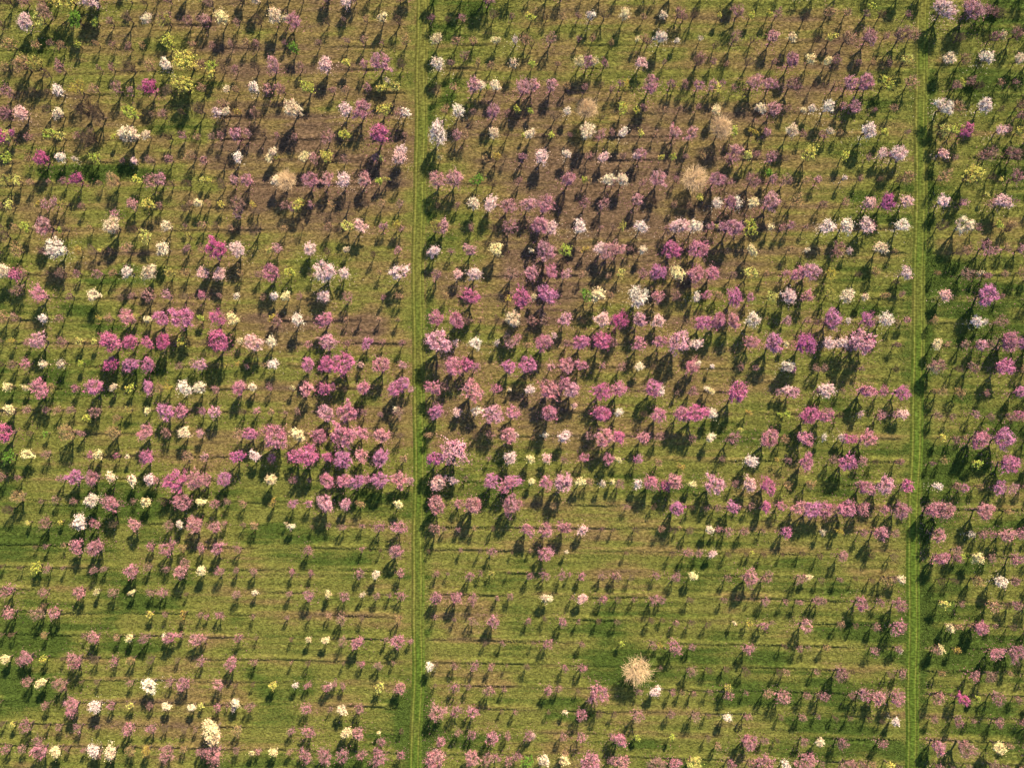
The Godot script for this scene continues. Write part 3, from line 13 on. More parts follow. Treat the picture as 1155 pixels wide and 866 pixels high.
	"T": [-134.0, -81.0, 6.7, -110.1, -51.0, 5.6, 79.7, -86.5, 5.1, 66.9, -45.0, 5.1, 95.1, -51.4, 5.1, 104.0, -51.3, 5.1, 3.4, -99.4, 5.0, 125.2, -98.9, 5.0, -138.0, -87.0, 4.9, 128.7, -14.7, 4.8, -89.5, -57.7, 4.6, 95.9, -75.4, 4.6, 107.4, -68.9, 4.6, -136.3, -32.8, 4.6, -106.6, -33.2, 4.6, -70.5, 14.8, 4.6, 117.7, 57.8, 4.6, 113.6, 51.3, 4.4, -100.5, -81.0, 4.1, -33.4, -87.0, 4.1, -81.4, -71.1, 4.1, -2.2, -86.8, 4.1, 75.3, -93.2, 4.1, 96.3, -87.4, 4.1, 109.2, -81.1, 4.1, -134.8, -27.3, 4.1, 110.6, -32.7, 4.1, -140.3, -15.3, 4.1, -90.6, 21.0, 4.1, -76.6, 15.4, 4.1, 109.0, 3.6, 4.1, 71.2, 27.2, 4.1, 106.1, -99.0, 4.0, 17.3, -99.4, 3.9, -115.4, -75.1, 3.8, -85.3, -103.1, 3.7, -124.5, -87.0, 3.6, -139.8, -81.3, 3.6, -86.9, -81.5, 3.6, -86.9, -75.1, 3.6, -20.1, -86.9, 3.6, -15.9, -86.8, 3.6, -23.0, -69.1, 3.6, 123.5, -69.5, 3.6, -53.3, -39.1, 3.6, 79.6, -45.1, 3.6, 87.6, -27.3, 3.6, 124.0, -27.3, 3.6, -111.5, -14.9, 3.6, -98.2, 3.0, 3.6, -109.4, 11.2, 3.6, 64.6, 15.4, 3.6, -105.7, 75.1, 3.6, -34.6, 63.4, 3.6, 60.9, 81.3, 3.6, -42.8, -100.7, 3.6, 128.1, -44.9, 3.2, 86.5, -99.6, 3.2, 128.5, -51.0, 3.1, -17.9, -62.5, 3.1, 28.4, -87.2, 3.1, 79.9, -93.4, 3.1, 77.4, -75.3, 3.1, -87.0, -33.2, 3.1, -110.7, -26.9, 3.1, -91.2, -27.1, 3.1, -34.7, -21.0, 3.1, 69.8, -50.9, 3.1, 47.9, -21.4, 3.1, 121.8, -39.4, 3.1, 89.8, -21.3, 3.1, -89.3, -3.3, 3.1, -125.5, 9.3, 3.1, -44.8, 33.3, 3.1, -72.8, 39.2, 3.1, 14.7, 27.0, 3.1, 65.7, 27.4, 3.1, 109.4, 63.4, 3.1, 67.6, -104.8, 3.1, -1.2, -8.3, 3.1, -131.4, -87.1, 3.0, 120.6, -33.3, 3.0, 136.7, 87.7, 3.0, 18.2, -105.7, 3.0, 58.8, -105.1, 3.0, 132.8, -98.6, 3.0, 134.6, -104.9, 3.0, 65.9, -33.2, 3.0, 136.4, -32.9, 3.0, -65.2, -38.5, 2.9, 121.8, 33.8, 2.9, 7.3, -92.9, 2.9, -130.1, -99.1, 2.9, -39.4, -45.0, 2.9, -20.8, -75.2, 2.9, -33.4, 21.5, 2.9, -133.3, -57.2, 2.9, 127.3, -38.9, 2.9, -86.7, -39.5, 2.9, -27.0, 15.2, 2.8, -11.1, -80.7, 2.8, 138.0, -2.7, 2.8, -137.1, -39.0, 2.8, 124.6, -105.5, 2.8, -75.9, 33.6, 2.8, -35.1, -98.1, 2.8, 103.1, -105.2, 2.8, -12.6, -56.6, 2.8, -78.0, -74.9, 2.8, 32.8, 21.8, 2.8, 75.8, -105.1, 2.8, 20.1, -21.3, 2.8, 91.8, -69.1, 2.8, -14.5, -81.5, 2.7, 36.3, -44.7, 2.7, -48.9, -74.7, 2.7, 5.5, 33.4, 2.7, -89.5, -86.9, 2.7, -36.4, -105.5, 2.7, 126.1, -87.2, 2.7, -133.0, -50.9, 2.7, 129.5, -105.3, 2.7, 33.5, 39.1, 2.7, 43.5, -57.2, 2.7, 8.4, -75.1, 2.7, -52.7, -44.8, 2.6, 102.7, -15.1, 2.6, 134.5, -50.9, 2.6, 40.1, -44.5, 2.6, -81.2, -105.1, 2.6, -88.2, -62.5, 2.6, -43.8, -93.0, 2.6, -90.1, -45.3, 2.6, -85.4, -45.3, 2.6, -76.9, -27.0, 2.6, 14.3, -50.6, 2.6, 12.6, -26.6, 2.6, 119.9, -26.8, 2.6, 87.9, -14.8, 2.6, 105.8, -8.9, 2.6, 125.0, -2.9, 2.6, -53.2, 62.9, 2.6, -109.7, 69.4, 2.6, -91.8, 98.9, 2.6, -63.5, 99.1, 2.6, 9.1, 97.9, 2.6, 65.9, 75.7, 2.6, 48.6, 95.3, 2.6, 79.6, 63.2, 2.6, 76.1, 69.2, 2.6, 88.1, 99.3, 2.6, 114.4, 27.5, 2.5, -70.7, -20.6, 2.5, 135.6, -69.3, 2.5, 15.1, -87.4, 2.5, -75.4, -87.2, 2.5, 122.7, 93.8, 2.5, -103.0, -86.9, 2.5, 130.5, 105.6, 2.5, 118.7, -75.5, 2.5, -90.2, -105.5, 2.5, -115.3, -87.4, 2.5, 125.9, 99.5, 2.5, 84.1, -105.7, 2.5, -68.5, 9.5, 2.5, 86.6, -80.8, 2.4, 78.3, -62.8, 2.4, 105.3, 75.5, 2.4, 59.9, -26.9, 2.4, -22.6, -21.1, 2.4, 49.5, -80.7, 2.3, 103.3, -27.1, 2.3, -79.3, -38.7, 2.3, 134.7, 27.9, 2.3, 134.8, -62.9, 2.3, 139.1, -14.5, 2.3, -117.2, -39.0, 2.3, -13.4, -15.1, 2.3, -114.5, -50.7, 2.3, -141.5, -44.9, 2.2, 28.2, -92.9, 2.2, 6.1, -80.9, 2.2, -48.8, -14.7, 2.2, 122.6, 75.2, 2.2, 89.1, -105.2, 2.2, 27.6, -104.7, 2.2, 20.0, -86.3, 2.2, 33.9, -69.0, 2.2, 136.4, -87.0, 2.2, 49.7, -32.7, 2.2, -40.1, -27.2, 2.2, 19.5, -26.3, 2.2, -14.9, 39.5, 2.1, 45.0, -104.9, 2.1, 31.3, -62.8, 2.1, -112.7, -105.0, 2.1, -4.4, -104.7, 2.1, 92.5, -32.6, 2.1, -45.1, -104.9, 2.1, -40.3, -15.0, 2.1, -58.7, -105.0, 2.1, 131.3, -57.4, 2.1, 132.6, 3.5, 2.1, 131.1, -63.2, 2.1, -35.2, -15.0, 2.1, 79.6, 3.0, 2.1, 102.9, 3.1, 2.1, 110.6, 14.8, 2.1, -124.4, 45.0, 2.1, -129.7, 61.3, 2.1, 10.8, 57.3, 2.1, 112.9, 63.2, 2.1, 0.0, 15.7, 2.0, -70.6, -2.7, 2.0, -100.5, -68.9, 2.0, 72.3, -104.6, 2.0, -141.8, -9.0, 2.0, -128.9, -27.3, 2.0, 137.2, 39.5, 1.9, 60.3, -15.5, 1.5, -0.4, 45.2, 1.5, 53.5, 33.0, 1.5, 38.2, 38.8, 1.5, -63.2, 75.5, 1.5],
	"L": [-121.9, -98.5, 8.4, -90.0, -81.3, 8.4, -91.1, -75.5, 7.3, 110.5, -51.1, 7.3, 41.8, 99.2, 5.9, -105.9, -68.8, 5.6, -25.9, -99.9, 5.5, 35.6, -99.7, 5.2, -129.7, -93.2, 5.0, -38.9, -69.1, 5.0, 70.4, -57.3, 5.0, -75.9, -101.1, 5.0, -95.5, -87.0, 4.8, 89.5, -75.0, 4.8, 55.6, -38.7, 4.8, -127.1, -63.3, 4.5, -58.7, -75.0, 4.5, 104.1, -63.0, 4.5, 107.2, -63.2, 4.5, -100.7, -44.9, 4.5, -101.9, -36.7, 4.5, -53.8, -57.0, 4.5, -48.2, -39.0, 4.5, 55.7, -27.0, 4.5, 22.8, -68.9, 4.2, -61.3, -44.6, 4.2, 8.5, -32.8, 4.2, -6.2, -99.7, 4.0, -138.7, -62.9, 3.9, -84.3, -81.1, 3.9, -49.2, -62.8, 3.9, 94.7, -81.1, 3.9, -139.1, -57.1, 3.9, -115.3, -57.1, 3.9, -63.4, -27.1, 3.9, -131.2, 50.8, 3.9, -133.8, -39.0, 3.6, 61.2, -20.8, 3.6, -39.5, 81.2, 3.6, -106.6, -98.8, 3.4, -124.7, -62.8, 3.4, -48.6, -81.4, 3.4, -84.4, -79.1, 3.4, -35.8, -75.1, 3.4, -0.8, -92.9, 3.4, 46.9, -74.7, 3.4, 51.3, -63.2, 3.4, 76.0, -87.1, 3.4, 123.3, -62.9, 3.4, -136.4, -51.3, 3.4, -104.0, -51.3, 3.4, -138.4, -44.9, 3.4, 54.7, -56.9, 3.4, 79.4, -56.9, 3.4, -92.2, -8.9, 3.4, -105.9, 3.2, 3.4, -117.4, 11.3, 3.4, 113.6, 21.4, 3.4, 105.5, 57.3, 3.4, 92.0, 99.1, 3.4, -115.4, -93.0, 3.1, -39.5, -74.9, 3.1, 85.8, -94.6, 3.1, 89.4, -62.9, 3.1, 22.7, -26.9, 3.1, 118.3, -39.1, 3.1, -119.6, -9.0, 3.1, -67.8, 81.2, 3.1, -136.6, -103.1, 3.0, -87.1, -98.7, 2.8, -0.5, -80.9, 2.8, 55.6, -92.9, 2.8, 26.5, -68.8, 2.8, 108.7, -75.5, 2.8, -39.9, -56.8, 2.8, -40.2, -50.9, 2.8, 42.8, -46.5, 2.8, 65.6, 9.3, 2.8, 104.7, 15.1, 2.8, -100.8, 63.0, 2.8, -129.4, 75.3, 2.8, -106.1, 87.3, 2.8, -120.1, -86.9, 2.5, -4.2, -69.3, 2.5, 60.1, -93.2, 2.5, -81.9, -44.9, 2.5, 13.2, -51.0, 2.5, 35.9, -56.9, 2.5, -87.3, -15.2, 2.5, -115.6, -9.0, 2.5, -119.5, -3.0, 2.5, -110.6, -62.8, 2.2, -12.2, -75.1, 2.2, -0.8, -68.9, 2.2, 47.5, -93.0, 2.2, -87.1, -51.5, 2.2, -125.2, -38.3, 2.2, -85.2, -51.1, 2.2, -69.0, -33.0, 2.2, 33.0, -56.9, 2.2, 47.4, -39.0, 2.2, 63.7, 9.3, 2.2, 53.7, 13.4, 2.2, 110.1, 45.4, 2.2, -138.2, 93.1, 2.2, 27.8, 93.6, 2.2, 36.7, 93.4, 2.2, 114.5, 81.7, 2.2, 4.6, -62.7, 2.0, 27.7, -62.9, 2.0, -52.7, 14.9, 2.0, 118.9, -50.8, 1.7, 115.6, -47.1, 1.7, -125.2, 39.0, 1.7, -134.1, 39.3, 1.7, 57.0, 45.3, 1.7, -87.2, 87.2, 1.7, 23.5, 69.1, 1.7, -2.7, -62.8, 1.4, -114.6, -33.1, 1.4],
	"G": [-119.9, -92.9, 5.9, 13.9, -21.0, 4.6, -138.1, 21.4, 4.6, -14.4, -50.9, 4.1, -0.6, 100.0, 4.1, -62.5, -85.3, 3.6, 60.3, -52.6, 3.1, -129.1, 15.5, 2.1],
	"Y": [-130.4, -81.2, 6.7, -96.2, -92.6, 5.6, -119.6, -74.9, 5.6, -25.1, -39.1, 5.6, -134.5, -83.1, 4.6, -138.9, -51.1, 4.6, -95.3, -27.0, 4.1, 75.9, -26.6, 4.1, 75.9, -21.4, 4.1, -101.5, 99.1, 4.1, -124.4, -45.1, 3.6, -120.1, -32.9, 3.6, -35.6, -39.4, 3.6, -9.6, -57.0, 3.6, 23.0, -39.1, 3.6, 56.2, -63.2, 3.3, -77.3, -69.0, 3.1, 23.5, -75.3, 3.1, 13.5, -33.0, 3.1, -96.0, 3.1, 3.1, -106.7, 9.1, 3.1, -68.1, -15.2, 3.1, -91.7, 62.9, 3.1, -68.0, 33.1, 3.1, -85.3, 92.1, 3.1, 50.9, 79.9, 3.1, 36.2, -74.9, 2.6, -131.1, -45.1, 2.6, -90.8, -36.8, 2.6, -38.3, -51.5, 2.6, -73.4, -44.9, 2.6, -104.8, -15.4, 2.6, -138.1, -8.9, 2.6, 55.7, 8.9, 2.6, 38.5, 22.9, 2.6, 79.0, 39.3, 2.6, 108.9, 69.4, 2.6, -67.1, -57.3, 2.1, -6.2, -20.7, 2.1, -114.7, -15.2, 2.1, -54.4, -9.0, 2.1, -81.2, -2.9, 2.1, -58.1, 15.0, 2.1, -10.6, 51.3, 2.1, 56.4, 63.4, 2.1, 33.4, 69.4, 2.1, -92.0, -45.3, 1.5, -77.7, -3.0, 1.5, 63.1, 21.0, 1.5],
	"S": [27.2, 75.3, 7.7, 41.1, -50.9, 6.9, -121.9, 15.0, 6.7, 47.8, -63.7, 6.2, 13.7, -68.8, 5.6, -64.1, -51.0, 5.6, -110.0, 14.9, 5.6, -135.8, 31.8, 5.6, 90.9, 51.4, 4.6, -105.9, 99.1, 4.1, -77.3, 93.2, 4.1, 104.4, 3.2, 3.8, -92.3, 45.4, 3.8, -127.4, 3.0, 3.6, 105.3, 20.9, 2.6, -129.4, 69.1, 2.6, 39.4, 81.6, 2.1],
}
const KIND = {
	# name, words for the label, short words as a neighbour, shape, height factor, group
	"W": ["white_blossom_tree", "white blossoming tree", "white", "dense", 1.12, "white blossoming orchard trees"],
	"C": ["cream_blossom_tree", "cream blossoming tree", "cream", "dense", 1.12, "cream blossoming orchard trees"],
	"Q": ["pale_pink_blossom_tree", "pale pink blossoming tree", "pale", "dense", 1.0, "pale pink blossoming orchard trees"],
	"P": ["pink_blossom_tree", "pink blossoming tree", "pink", "full", 1.0, "pink blossoming orchard trees"],
	"p": ["young_pink_blossom_tree", "young pink blossoming tree", "pink", "light", 1.0, "young pink blossoming orchard trees"],
	"M": ["magenta_blossom_tree", "magenta blossoming tree", "magenta", "full", 1.12, "magenta blossoming orchard trees"],
	"D": ["dusky_pink_tree", "thinly flowering dusky tree", "dusky", "sparse", 1.0, "thinly flowering dusky orchard trees"],
	"d": ["young_dusky_pink_tree", "young thinly flowering dusky tree", "dusky", "sparse", 1.0, "young dusky orchard trees"],
	"B": ["bare_tree", "bare brown tree", "bare", "bare", 1.0, "bare orchard trees"],
	"T": ["tan_budding_tree", "tan budding tree", "tan", "sparse", 1.0, "tan budding orchard trees"],
	"L": ["lime_leafing_tree", "lime green leafing tree", "lime", "leaf", 1.0, "lime green orchard trees"],
	"G": ["green_leafing_tree", "grass green leafing tree", "green", "leaf", 1.0, "green leafing orchard trees"],
	"Y": ["yellow_green_tree", "thin yellow green tree", "yellow", "thin_leaf", 1.0, "yellow green orchard trees"],
	"S": ["straw_coloured_tree", "straw coloured twiggy tree", "straw", "straw", 0.95, "straw coloured orchard trees"],
}
# base colours of blossom, leaf and twig, linear
const TONES = {
	"W": [[0.82, 0.79, 0.74], [0.82, 0.78, 0.70], [0.82, 0.76, 0.77]],
	"C": [[0.80, 0.75, 0.50], [0.79, 0.72, 0.56], [0.78, 0.76, 0.45], [0.82, 0.77, 0.62]],
	"Q": [[0.77, 0.58, 0.63], [0.76, 0.62, 0.66], [0.77, 0.54, 0.57], [0.79, 0.65, 0.71]],
	"P": [[0.58, 0.19, 0.42], [0.64, 0.29, 0.46], [0.56, 0.25, 0.50], [0.69, 0.40, 0.56], [0.55, 0.25, 0.40], [0.60, 0.24, 0.48], [0.66, 0.33, 0.44]],
	"p": [[0.58, 0.24, 0.42], [0.60, 0.32, 0.42], [0.55, 0.25, 0.46], [0.65, 0.38, 0.50]],
	"upper pink": [[0.56, 0.30, 0.42], [0.60, 0.36, 0.45], [0.52, 0.29, 0.41], [0.58, 0.34, 0.40]],
	"lower pink": [[0.50, 0.25, 0.35], [0.54, 0.29, 0.36], [0.46, 0.24, 0.34], [0.56, 0.27, 0.40]],
	"M": [[0.55, 0.14, 0.38], [0.60, 0.19, 0.42], [0.54, 0.17, 0.45]],
	"D": [[0.44, 0.26, 0.28], [0.50, 0.29, 0.33], [0.42, 0.28, 0.27], [0.48, 0.26, 0.35]],
	"d": [[0.40, 0.24, 0.26], [0.46, 0.27, 0.31], [0.38, 0.25, 0.26], [0.44, 0.24, 0.32]],
	"B": [[0.20, 0.13, 0.09], [0.22, 0.16, 0.10]],
	"T": [[0.52, 0.36, 0.24], [0.50, 0.37, 0.20], [0.54, 0.36, 0.28]],
	"L": [[0.40, 0.46, 0.10], [0.46, 0.50, 0.16], [0.34, 0.44, 0.09], [0.48, 0.49, 0.13]],
	"G": [[0.12, 0.26, 0.04]],
	"Y": [[0.46, 0.42, 0.09], [0.44, 0.36, 0.10], [0.40, 0.40, 0.12]],
	"S": [[0.50, 0.40, 0.20], [0.64, 0.50, 0.36]],
}
const SIZE_CLASS = [1.6, 2.8, 4.2, 6.4]

# cover of the ground, 0 bare soil to 9 lush grass, ten by ten over the orchard
const COVER = [
	[6, 5, 4, 4, 7, 5, 5, 5, 6, 8],
	[4, 5, 2, 3, 4, 2, 3, 4, 6, 7],
	[5, 5, 2, 2, 4, 2, 2, 4, 6, 7],
	[6, 6, 5, 6, 5, 2, 2, 5, 6, 8],
	[7, 6, 4, 5, 4, 3, 4, 5, 7, 8],
	[8, 7, 6, 4, 5, 5, 5, 6, 7, 8],
	[8, 8, 7, 7, 6, 6, 7, 7, 7, 8],
	[9, 8, 7, 7, 6, 6, 7, 7, 8, 9],
	[9, 7, 8, 7, 6, 7, 7, 8, 8, 9],
	[7, 6, 6, 7, 8, 6, 7, 8, 8, 9],
]
# lush or worn spots: x, z, half width, half depth, change of cover
const SPOTS = [
	[-93.0, -65.0, 9.0, 4.0, 0.5], [-21.0, -95.0, 9.0, 7.0, 0.45], [-19.0, -74.0, 7.0, 4.0, 0.5], [-24.5, -68.0, 3.0, 8.0, 0.4],
	[104.0, -28.0, 5.0, 5.0, 0.4], [-136.0, 84.0, 7.0, 4.0, 0.5], [48.0, -21.0, 10.0, 3.0, 0.45], [9.0, 88.0, 7.0, 4.0, 0.4],
	[-116.0, -54.0, 18.0, 2.5, 0.45], [-110.0, -26.0, 12.0, 3.0, 0.4], [-66.0, 83.0, 10.0, 6.0, 0.3], [-30.0, 92.0, 6.0, 10.0, 0.4],
	[20.0, -52.0, 16.0, 8.0, -0.25], [4.0, -38.0, 16.0, 10.0, -0.25], [-45.0, -12.0, 7.0, 6.0, -0.3], [-119.0, 79.0, 14.0, 4.0, -0.3],
	[-100.0, 66.0, 8.0, 4.0, -0.25], [-52.0, 66.0, 12.0, 5.0, -0.2], [30.0, -64.0, 12.0, 8.0, -0.2], [28.0, -8.0, 14.0, 6.0, -0.15],
	[-70.0, -42.0, 20.0, 8.0, -0.2], [-60.0, -62.0, 16.0, 6.0, -0.15], [118.0, 74.0, 8.0, 5.0, 0.2], [-128.0, -5.0, 10.0, 5.0, 0.2],
]
const ROW_START = -81.004
const ROW_STEP = 6.0204
const LANES = [-30.02, 99.49]
const LANE_SLOPE = -0.00396

var broad := FastNoiseLite.new()
var medium := FastNoiseLite.new()
var streak := FastNoiseLite.new()
var bank := FastNoiseLite.new()
var grit := FastNoiseLite.new()

func _ready():
	# camera, sky, sun, exposure
	var cam := Camera3D.new()
	cam.name = "camera"
	cam.transform = Transform3D(Basis(Vector3(0.99957051, -0.02895544, -0.0045143), Vector3(-0.00479506, -0.00963432, -0.99994209), Vector3(0.02891027, 0.99953427, -0.00976902)).orthonormalized(), Vector3(0, 185.8, 0))
	cam.fov = 57.0
	cam.near = 1.0
	cam.far = 4000.0
	add_child(cam)
	cam.current = true
	var we := WorldEnvironment.new()
	we.name = "world_environment"
	var env := Environment.new()
	env.background_mode = Environment.BG_SKY
	var sm := ProceduralSkyMaterial.new()
	sm.sky_top_color = Color(0.40, 0.47, 0.57)
	sm.sky_horizon_color = Color(0.72, 0.74, 0.74)
	sm.sky_curve = 0.15
	sm.ground_bottom_color = Color(0.2, 0.2, 0.12)
	sm.ground_horizon_color = Color(0.5, 0.52, 0.5)
	var sky := Sky.new()
	sky.sky_material = sm
	env.sky = sky
	env.tonemap_mode = Environment.TONE_MAPPER_LINEAR
	env.tonemap_exposure = 3.75
	env.background_energy_multiplier = 0.62
	env.sdfgi_enabled = true
	env.ssao_enabled = true
	env.ssil_enabled = true
	we.environment = env
	add_child(we)
	var sun := DirectionalLight3D.new()
	sun.name = "sun"
	sun.light_energy = 1.5
	sun.light_color = Color(1.0, 0.89, 0.70)
	sun.light_angular_distance = 0.5
	sun.shadow_enabled = true
	var el := deg_to_rad(29.0)
	var fall := Vector3(-0.383 * cos(el), -sin(el), 0.924 * cos(el))
	add_child(sun)
	sun.look_at_from_position(Vector3(0, 200, 0), Vector3(0, 200, 0) + fall, Vector3.UP)

	setup_noise()
	build_ground()
	for i in 2:
		build_track(i)
	build_trees()
	build_grass()
	build_petals()

func setup_noise():
	for a in [[broad, 11, 0.022, 3], [medium, 12, 0.11, 3], [streak, 13, 0.30, 3], [bank, 14, 0.05, 2], [grit, 15, 0.55, 2]]:
		a[0].seed = a[1]
		a[0].noise_type = FastNoiseLite.TYPE_SIMPLEX_SMOOTH
		a[0].frequency = a[2]
		a[0].fractal_octaves = a[3]

func lane_x(i: int, z: float) -> float:
	return float(LANES[i]) + LANE_SLOPE * z

func lane_gap(x: float, z: float) -> float:
	return minf(absf(x - lane_x(0, z)), absf(x - lane_x(1, z)))

func row_offset(x: float, z: float) -> float:
	var w := z + bank.get_noise_2d(x * 0.8, z * 0.1) * 0.35
	return fposmod(w - ROW_START + ROW_STEP * 0.5, ROW_STEP) - ROW_STEP * 0.5

func height_at(x: float, z: float) -> float:
	var t := row_offset(x, z)
	var k: float = roundf((z - ROW_START) / ROW_STEP)
	var a := clampf(bank.get_noise_2d(x * 0.7 + 40.0, k * 37.0) * 1.7 + 0.32 + z * 0.006, 0.0, 1.0)
	var b := 0.0
	if t < 0.0:
		b = 0.24 * smoothstep(-1.6, -0.05, t)
	elif t < 0.3:
		b = 0.24 - 0.30 * smoothstep(0.0, 0.3, t)
	else:
		b = -0.06 * (1.0 - smoothstep(0.3, 1.2, t))
	var keep := smoothstep(2.2, 4.2, lane_gap(x, z))
	var rough := streak.get_noise_2d(x * 0.10, z * 1.6) * 0.13 + grit.get_noise_2d(x, z) * 0.07
	return (0.08 + b * a + rough) * keep

func cover_at(x: float, z: float) -> float:
	var gx := clampf((x + 143.0) / 270.0 * 10.0 - 0.5, 0.0, 8.999)
	var gz := clampf((z + 100.0) / 204.0 * 10.0 - 0.5, 0.0, 8.999)
	var ix := int(gx)
	var iz := int(gz)
	var fx := gx - ix
	var fz := gz - iz
	var c: float = lerpf(lerpf(COVER[iz][ix], COVER[iz][ix + 1], fx), lerpf(COVER[iz + 1][ix], COVER[iz + 1][ix + 1], fx), fz) / 9.0
	var wx := x + medium.get_noise_2d(x * 0.6, z * 0.6) * 5.0
	var wz := z + medium.get_noise_2d(x * 0.6 + 90.0, z * 0.6) * 3.0
	for s in SPOTS:
		var dx: float = (wx - s[0]) / s[2]
		var dz: float = (wz - s[1]) / s[3]
		var dd := dx * dx + dz * dz
		if dd < 1.6:
			c += float(s[4]) * (1.0 - smoothstep(0.35, 1.6, dd))
	c += broad.get_noise_2d(x * 0.7, z * 1.9) * 0.42
	c += medium.get_noise_2d(x * 0.40, z * 1.0) * 0.36
	c += streak.get_noise_2d(x * 0.07, z * 1.7) * 0.20
	var t := absf(row_offset(x, z))
	c -= 0.16 * (1.0 - smoothstep(0.5, 1.3, t)) * (0.4 + 0.6 * clampf(broad.get_noise_2d(x, z) * 2.0 + 0.5, 0.0, 1.0))
	for i in 2:
		var s: float = x - lane_x(i, z)
		c += (0.30 if s > 0.0 else 0.10) * smoothstep(1.4, 2.0, absf(s)) * (1.0 - smoothstep(2.6, 5.0, absf(s)))
	return c

const SOIL = Vector3(0.116, 0.085, 0.064)
const DRY = Vector3(0.150, 0.126, 0.058)
const GRASS = Vector3(0.124, 0.141, 0.042)
const LUSH = Vector3(0.050, 0.084, 0.021)

func cover_color(c: float) -> Vector3:
	if c < 0.45:
		return SOIL.lerp(DRY, smoothstep(0.05, 0.45, c))
	if c < 0.75:
		return DRY.lerp(GRASS, smoothstep(0.40, 0.72, c))
	return GRASS.lerp(LUSH, smoothstep(0.75, 1.1, c))

func grain_image(seed_: int, freq: float, low: float, high: float) -> ImageTexture:
	var n := FastNoiseLite.new()
	n.seed = seed_
	n.noise_type = FastNoiseLite.TYPE_SIMPLEX_SMOOTH
	n.frequency = freq
	n.fractal_octaves = 4
	n.fractal_gain = 0.65
	var im: Image = n.get_seamless_image(1024, 1024)
	im.convert(Image.FORMAT_L8)
	var data := im.get_data()
	for i in data.size():
		var v: float = lerpf(low, high, clampf((float(data[i]) / 255.0 - 0.2) / 0.6, 0.0, 1.0))
		data[i] = int(v * 255.0)
	return ImageTexture.create_from_image(Image.create_from_data(1024, 1024, false, Image.FORMAT_L8, data))

func field_material() -> StandardMaterial3D:
	var m := StandardMaterial3D.new()
	m.vertex_color_use_as_albedo = true
	m.albedo_texture = grain_image(31, 0.055, 0.52, 1.0)
	m.uv1_triplanar = true
	m.uv1_world_triplanar = true
	m.uv1_scale = Vector3(0.014, 0.021, 0.031)
	m.roughness = 1.0
	m.metallic_specular = 0.15
	return m

var field_mat: StandardMaterial3D

func build_ground():
	field_mat = field_material()
	var x0 := -168.0
	var z0 := -128.0
	var dx := 0.75
	var dz := 0.3
	var nx := 429
	var nz := 868
	var pos := PackedVector3Array()
	var nor := PackedVector3Array()
	var col := PackedColorArray()
	var idx := PackedInt32Array()
	pos.resize(nx * nz)
	nor.resize(nx * nz)
	col.resize(nx * nz)
	idx.resize((nx - 1) * (nz - 1) * 6)
	for j in nz:
		var z := z0 + dz * j
		for i in nx:
			var x := x0 + dx * i
			pos[j * nx + i] = Vector3(x, height_at(x, z), z)
			var v := cover_color(cover_at(x, z)) * (1.2 + 0.5 * grit.get_noise_2d(x * 0.9, z * 1.4))
			col[j * nx + i] = Color(v.x, v.y, v.z)
	var w := 0
	for j in nz:
		for i in nx:
			var l := pos[j * nx + maxi(i - 1, 0)]
			var r := pos[j * nx + mini(i + 1, nx - 1)]
			var u := pos[maxi(j - 1, 0) * nx + i]
			var d := pos[mini(j + 1, nz - 1) * nx + i]
			nor[j * nx + i] = (d - u).cross(r - l).normalized()
			if i < nx - 1 and j < nz - 1:
				var a := j * nx + i
				idx[w] = a
				idx[w + 1] = a + 1
				idx[w + 2] = a + nx
				idx[w + 3] = a + 1
				idx[w + 4] = a + nx + 1
				idx[w + 5] = a + nx
				w += 6
	var o := mesh_node("orchard_ground", array_mesh(pos, nor, col, idx), field_mat)
	o.set_meta("kind", "structure")
	add_child(o)
	# the fields that go on beyond the orchard
	var far_mesh := PlaneMesh.new()
	far_mesh.size = Vector2(3000, 3000)
	var fm := StandardMaterial3D.new()
	fm.albedo_color = Color(0.115, 0.125, 0.042).linear_to_srgb()
	fm.albedo_texture = grain_image(33, 0.02, 0.55, 1.0)
	fm.uv1_triplanar = true
	fm.uv1_world_triplanar = true
	fm.uv1_scale = Vector3(0.01, 0.01, 0.01)
	fm.roughness = 1.0
	var far := mesh_node("ground", far_mesh, fm)
	far.position.y = -0.25
	far.set_meta("kind", "structure")
	add_child(far)

func array_mesh(pos, nor, col, idx) -> ArrayMesh:
	var arr := []
	arr.resize(Mesh.ARRAY_MAX)
	arr[Mesh.ARRAY_VERTEX] = pos
	if nor != null:
		arr[Mesh.ARRAY_NORMAL] = nor
	if col != null:
		arr[Mesh.ARRAY_COLOR] = col
	if idx != null:
		arr[Mesh.ARRAY_INDEX] = idx
	var m := ArrayMesh.new()
	m.add_surface_from_arrays(Mesh.PRIMITIVE_TRIANGLES, arr)
	return m

func mesh_node(called: String, mesh: Mesh, mat: Material) -> MeshInstance3D:
	var o := MeshInstance3D.new()
	o.name = called
	o.mesh = mesh
	o.material_override = mat
	return o

